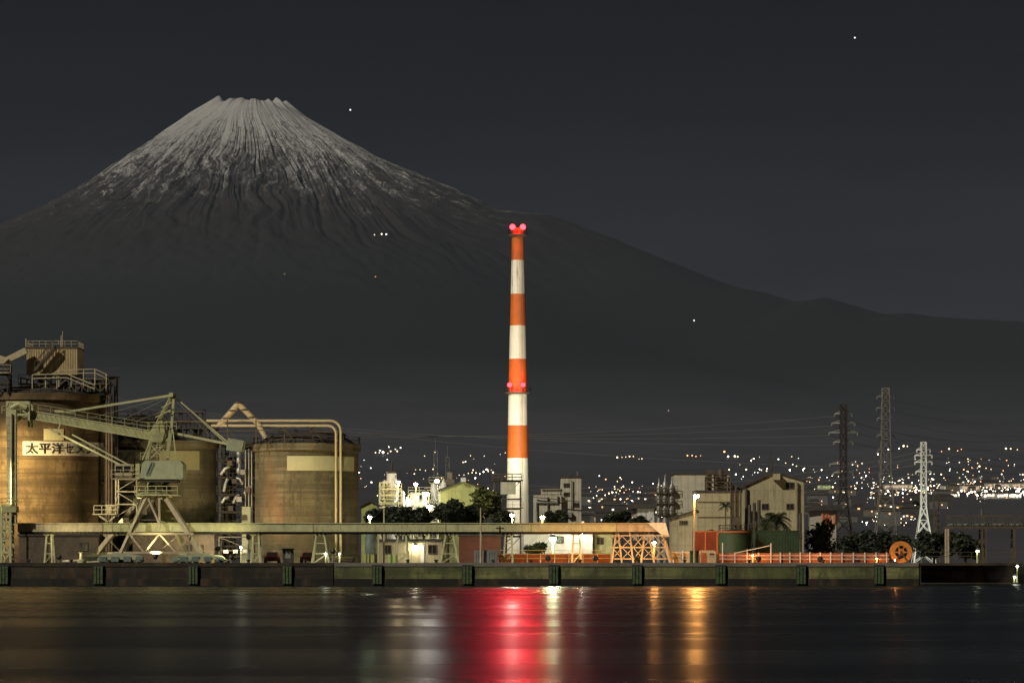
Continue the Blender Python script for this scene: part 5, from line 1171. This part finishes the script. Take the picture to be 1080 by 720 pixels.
for px, py in ((396, 479), (400, 478), (404, 479.5), (409, 479), (412, 478), (410, 472), (419, 477.5), (422.5, 474), (417, 475), (384, 486), (391, 495), (385, 514), (443, 496), (379, 499), (401, 476)): far_lamp(px, py, rnd.choice(('warm', 'bright', 'white')), rnd.uniform(.8, 1.3), W_L)
for px, py in ((494, 500), (498, 499.5), (502, 500), (506, 500.5), (510, 499), (513, 496.5), (515, 497.5), (499, 497.5), (520, 500.5), (437, 501)): far_lamp(px, py, rnd.choice(('warm', 'bright')), rnd.uniform(.9, 1.3), W_L)
for px, py in ((651, 484.5), (656, 483), (660, 483), (664, 483.5), (668, 482.5), (674, 484.5), (677, 485)): far_lamp(px, py, 'warm', rnd.uniform(.8, 1.2), W_M)
for px, py in ((725, 482.5), (730, 482), (734, 482.5), (739, 481.5), (764, 479)): far_lamp(px, py, 'orange', 1.2, W_M)
for px, py in ((768, 483.5), (775, 484), (778, 483.5), (795, 484.5), (801, 482.5), (821, 486), (835, 482.5), (842, 484), (836, 491), (840, 492.5), (769, 497), (787, 497), (801, 495.5), (803, 497), (847, 497), (833, 497.5), (809, 496), (782, 505.5), (804, 507), (796, 499)): far_lamp(px, py, rnd.choice(('warm', 'white', 'bright')), rnd.uniform(.8, 1.25), W_M)
for _ in range(52): px = rnd.triangular(613, 712, 650); py = rnd.uniform(514, 548) if rnd.random() < .85 else rnd.uniform(500, 514); far_lamp(px, py, rnd.choice(('warm', 'warm', 'white', 'orange', 'dim', 'bright')), rnd.uniform(.7, 1.25), W_M)
for _ in range(46): far_lamp(rnd.uniform(850, 925), rnd.uniform(490, 556), rnd.choice(('warm', 'white', 'orange', 'dim', 'bright')), rnd.uniform(.7, 1.2), W_R)
for _ in range(62): far_lamp(rnd.uniform(925, 1082), rnd.gauss(518, 5), rnd.choice(('warm', 'warm', 'bright', 'orange', 'white')), rnd.uniform(.8, 1.4), W_R)
for _ in range(24): far_lamp(rnd.uniform(1000, 1082), rnd.uniform(484, 505), rnd.choice(('warm', 'white', 'dim', 'orange')), rnd.uniform(.7, 1.1), W_R)
for px, py in ((937, 475), (948, 474.5), (953, 473), (957, 472), (993, 477), (1001, 476), (1010, 476.5), (1014, 475), (1061, 475.5), (1066, 475), (1073, 475.5), (926, 480), (1025, 494), (1033, 494), (1040, 495)): far_lamp(px, py, rnd.choice(('warm', 'bright', 'orange')), rnd.uniform(.9, 1.3), W_R)

for _ in range(20): far_lamp(rnd.uniform(1005, 1082), rnd.gauss(522, 1.8), 'bright', rnd.uniform(1.3, 2.2), W_R)
for px, py in ((628, 540), (622, 540.5), (634, 539), (632, 534), (646, 528)): far_lamp(px, py, 'bright', 1.9, W_M)
glow_facade = glow('lit_facade_glow', (1, .72, .5), .8, False); win_bright = glow('bright_yard_lights', (1, .80, .6), 4.0, False); glow_green = glow('green_roof_glow', (.45, .75, .15), .8, False)  # glowing panes stand in for facades and a roof lit by lamps
def far_hall(label, px0, px1, py0, py1, mt_lit, cols, Yfix=None):
    p = ground_hit((px0 + px1) / 2, py1); Y = Yfix or p.y; zb = Z(py1, Y); a, b = X(px0, Y), X(px1, Y); zt = Z(py0, Y); t = thing('far_hall', label, 'building', ((a + b) / 2, Y, zb), 'lit halls in the far town')
    g = MB(); g.box(a, b, Y, Y + 25, zb - 3, zt); g.build('wall', clad_white, t); g = MB(); g.box(a - 1, b + 1, Y - 1, Y + 26, zt + .01, zt + 1); g.build('roof', roof_dark, t)
    w = (b - a) / cols; h = zt - zb
    g = MB()
    rr = random.Random(int(px0 * 7 + py0)); cols *= 2; w /= 2
    for i in range(cols):
        if rr.random() < .25: continue
        g = MB(); g.box(a + w * (i + .14), a + w * (i + .86), Y - .3, Y - .02, zb + h * rr.uniform(.2, .45), zb + h * rr.uniform(.6, .85)); g.build('window', mt_lit, t)
far_hall('long pinkish lit hall below the slope lights at the right', 993, 1034, 511.5, 518, glow_facade, 13)
far_hall('brilliant lit hall at the right edge of the town', 1038, 1077, 519.5, 525.5, win_bright, 11)
far_hall('pale lit hall left of the white pylon', 933, 962, 510, 516, glow_facade, 9)
far_hall('low bright hall behind the white pylon', 985, 1012, 520, 524, win_bright, 9)
far_hall('dim lit hall under the long pinkish one', 1040, 1080, 509, 514, glow_facade, 10)
far_hall('bright white hall right of the grey block', 618, 636, 536, 543, win_bright, 6)
far_hall('orange lit hall below the bright white one', 613, 632, 544, 550, glow('orange_windows', (1, .45, .14), 1.6, False), 6)
far_hall('green lit hall beyond the gabled building', 863, 876, 511, 516, glow_green, 4)
far_hall('small pale hall left of the vessel row', 672, 690, 536, 553, glow('pale_windows', (1, .95, .75), .35, False), 5, 700)
far_hall('dark hall with red windows right of the gabled building', 866, 882, 538, 562, glow('red_windows', (1, .35, .16), .3, False), 7, 640)

g = MB(); rnd = random.Random(50); cnt = 0
while cnt < 620:
    z_ = rnd.random()
    if z_ < .42: px, py = rnd.uniform(915, 1084), rnd.gauss(517, 4.5)
    elif z_ < .60: px, py = rnd.uniform(850, 1000), rnd.uniform(500, 556)
    elif z_ < .78: px, py = rnd.triangular(612, 714, 650), rnd.uniform(512, 554)
    elif z_ < .90: px, py = rnd.uniform(740, 1084), rnd.uniform(484, 512)
    else: px, py = rnd.uniform(376, 535), rnd.uniform(478, 528)
    p = ground_hit(px, py)
    if p is None: continue
    s_ = p.y / F * rnd.choice((.28, .34, .42, .55)); g.ball((p.x, p.y, p.z + s_ * 2), s_, 6, 4, rnd.choice((0, 0, 1, 2, 3, 4, 4))); cnt += 1
tag(g.build('far_town_lights', [far_mats[k] for k in ('warm', 'white', 'orange', 'bright', 'dim')]), 'fine scatter of the smallest far town lights', 'town lights', kind='stuff')
hw = [paint('house_wall_%s' % k, c, None, .8, scale=.3) for k, c in (('grey', (.16, .155, .15)), ('cream', (.20, .17, .13)), ('dark', (.07, .065, .06)))]
rnd = random.Random(77); spots = []
for _ in range(64):
    px, py = (rnd.uniform(612, 712), rnd.uniform(528, 556)) if rnd.random() < .35 else (rnd.uniform(852, 1000), rnd.uniform(518, 556)) if rnd.random() < .7 else (rnd.uniform(1000, 1080), rnd.uniform(505, 520))
    p = ground_hit(px, py)
    if p is None: continue
    w, h, d_ = rnd.uniform(7, 26), rnd.uniform(5, 13), rnd.uniform(8, 14); x0, x1 = p.x - w / 2, p.x + w / 2
    t = thing('far_house', 'small dim house among the lights of the far town', 'house', p, 'houses of the far town')
    g = MB(); g.box(x0, x1, p.y, p.y + d_, p.z - 4, p.z + h); g.build('wall', rnd.choice(hw), t)
    g = MB(); g.prism([(x0 - .5, p.z + h + .01), (x1 + .5, p.z + h + .01), (x1 - w * .2, p.z + h + 2.2), (x0 + w * .2, p.z + h + 2.2)], p.y - .5, p.y + d_ + .5); g.build('roof', roof_dark, t)
    for k in range(rnd.choice((1, 1, 2, 3))):
        u = rnd.uniform(x0 + .8, x1 - 2.4); g = MB(); v = p.z + rnd.uniform(1, h - 2.2); g.box(u, u + rnd.uniform(1.2, 2.2), p.y - .12, p.y - .01, v, v + 1.4)
        g.build('window', glow('house_window_' + ('a', 'b', 'c')[k], ((1, .62, .3), (1, .85, .6), (.85, 1, .9))[k], (1.5, 2.4, 1.8)[k], False), t)

# stars beyond the air
for px, py, lab in ((369.5, 116, 'bright star over the shoulder of the volcano'), (901.5, 40, 'faint star high in the right of the sky')):
    Y = 60000; g = MB(); c = P(px, py, Y); g.ball(c, M(.75, Y), 8, 5); tag(g.build('star', glow('starlight', (1, .95, .88), 3.0, False), None, False, c), lab, 'star')

# ------------------------------------------------------------------ camera and render settings
cam = bpy.data.cameras.new('camera'); co = bpy.data.objects.new('camera', cam); COL.objects.link(co); sc.camera = co
co.location = (0, 0, EYE); co.rotation_euler = (R(90), 0, 0)
cam.sensor_width = 36; cam.lens = F / 1080 * 36; cam.shift_y = (HY - 360) / 1080; cam.clip_start = 1; cam.clip_end = 90000
sc.view_settings.view_transform = 'Standard'; sc.view_settings.look = 'None'; sc.view_settings.exposure = 0; sc.view_settings.gamma = 1
sc.view_settings.use_curve_mapping = False
cy = sc.cycles; cy.use_denoising = True; cy.max_bounces = 4; cy.diffuse_bounces = 2; cy.glossy_bounces = 3; cy.volume_bounces = 0; cy.transmission_bounces = 2
cy.sample_clamp_indirect = 3; cy.caustics_reflective = False; cy.caustics_refractive = False; cy.sample_clamp_direct = 0

#print('STREET', sum(o.name.startswith('street_light') for o in bpy.data.objects))
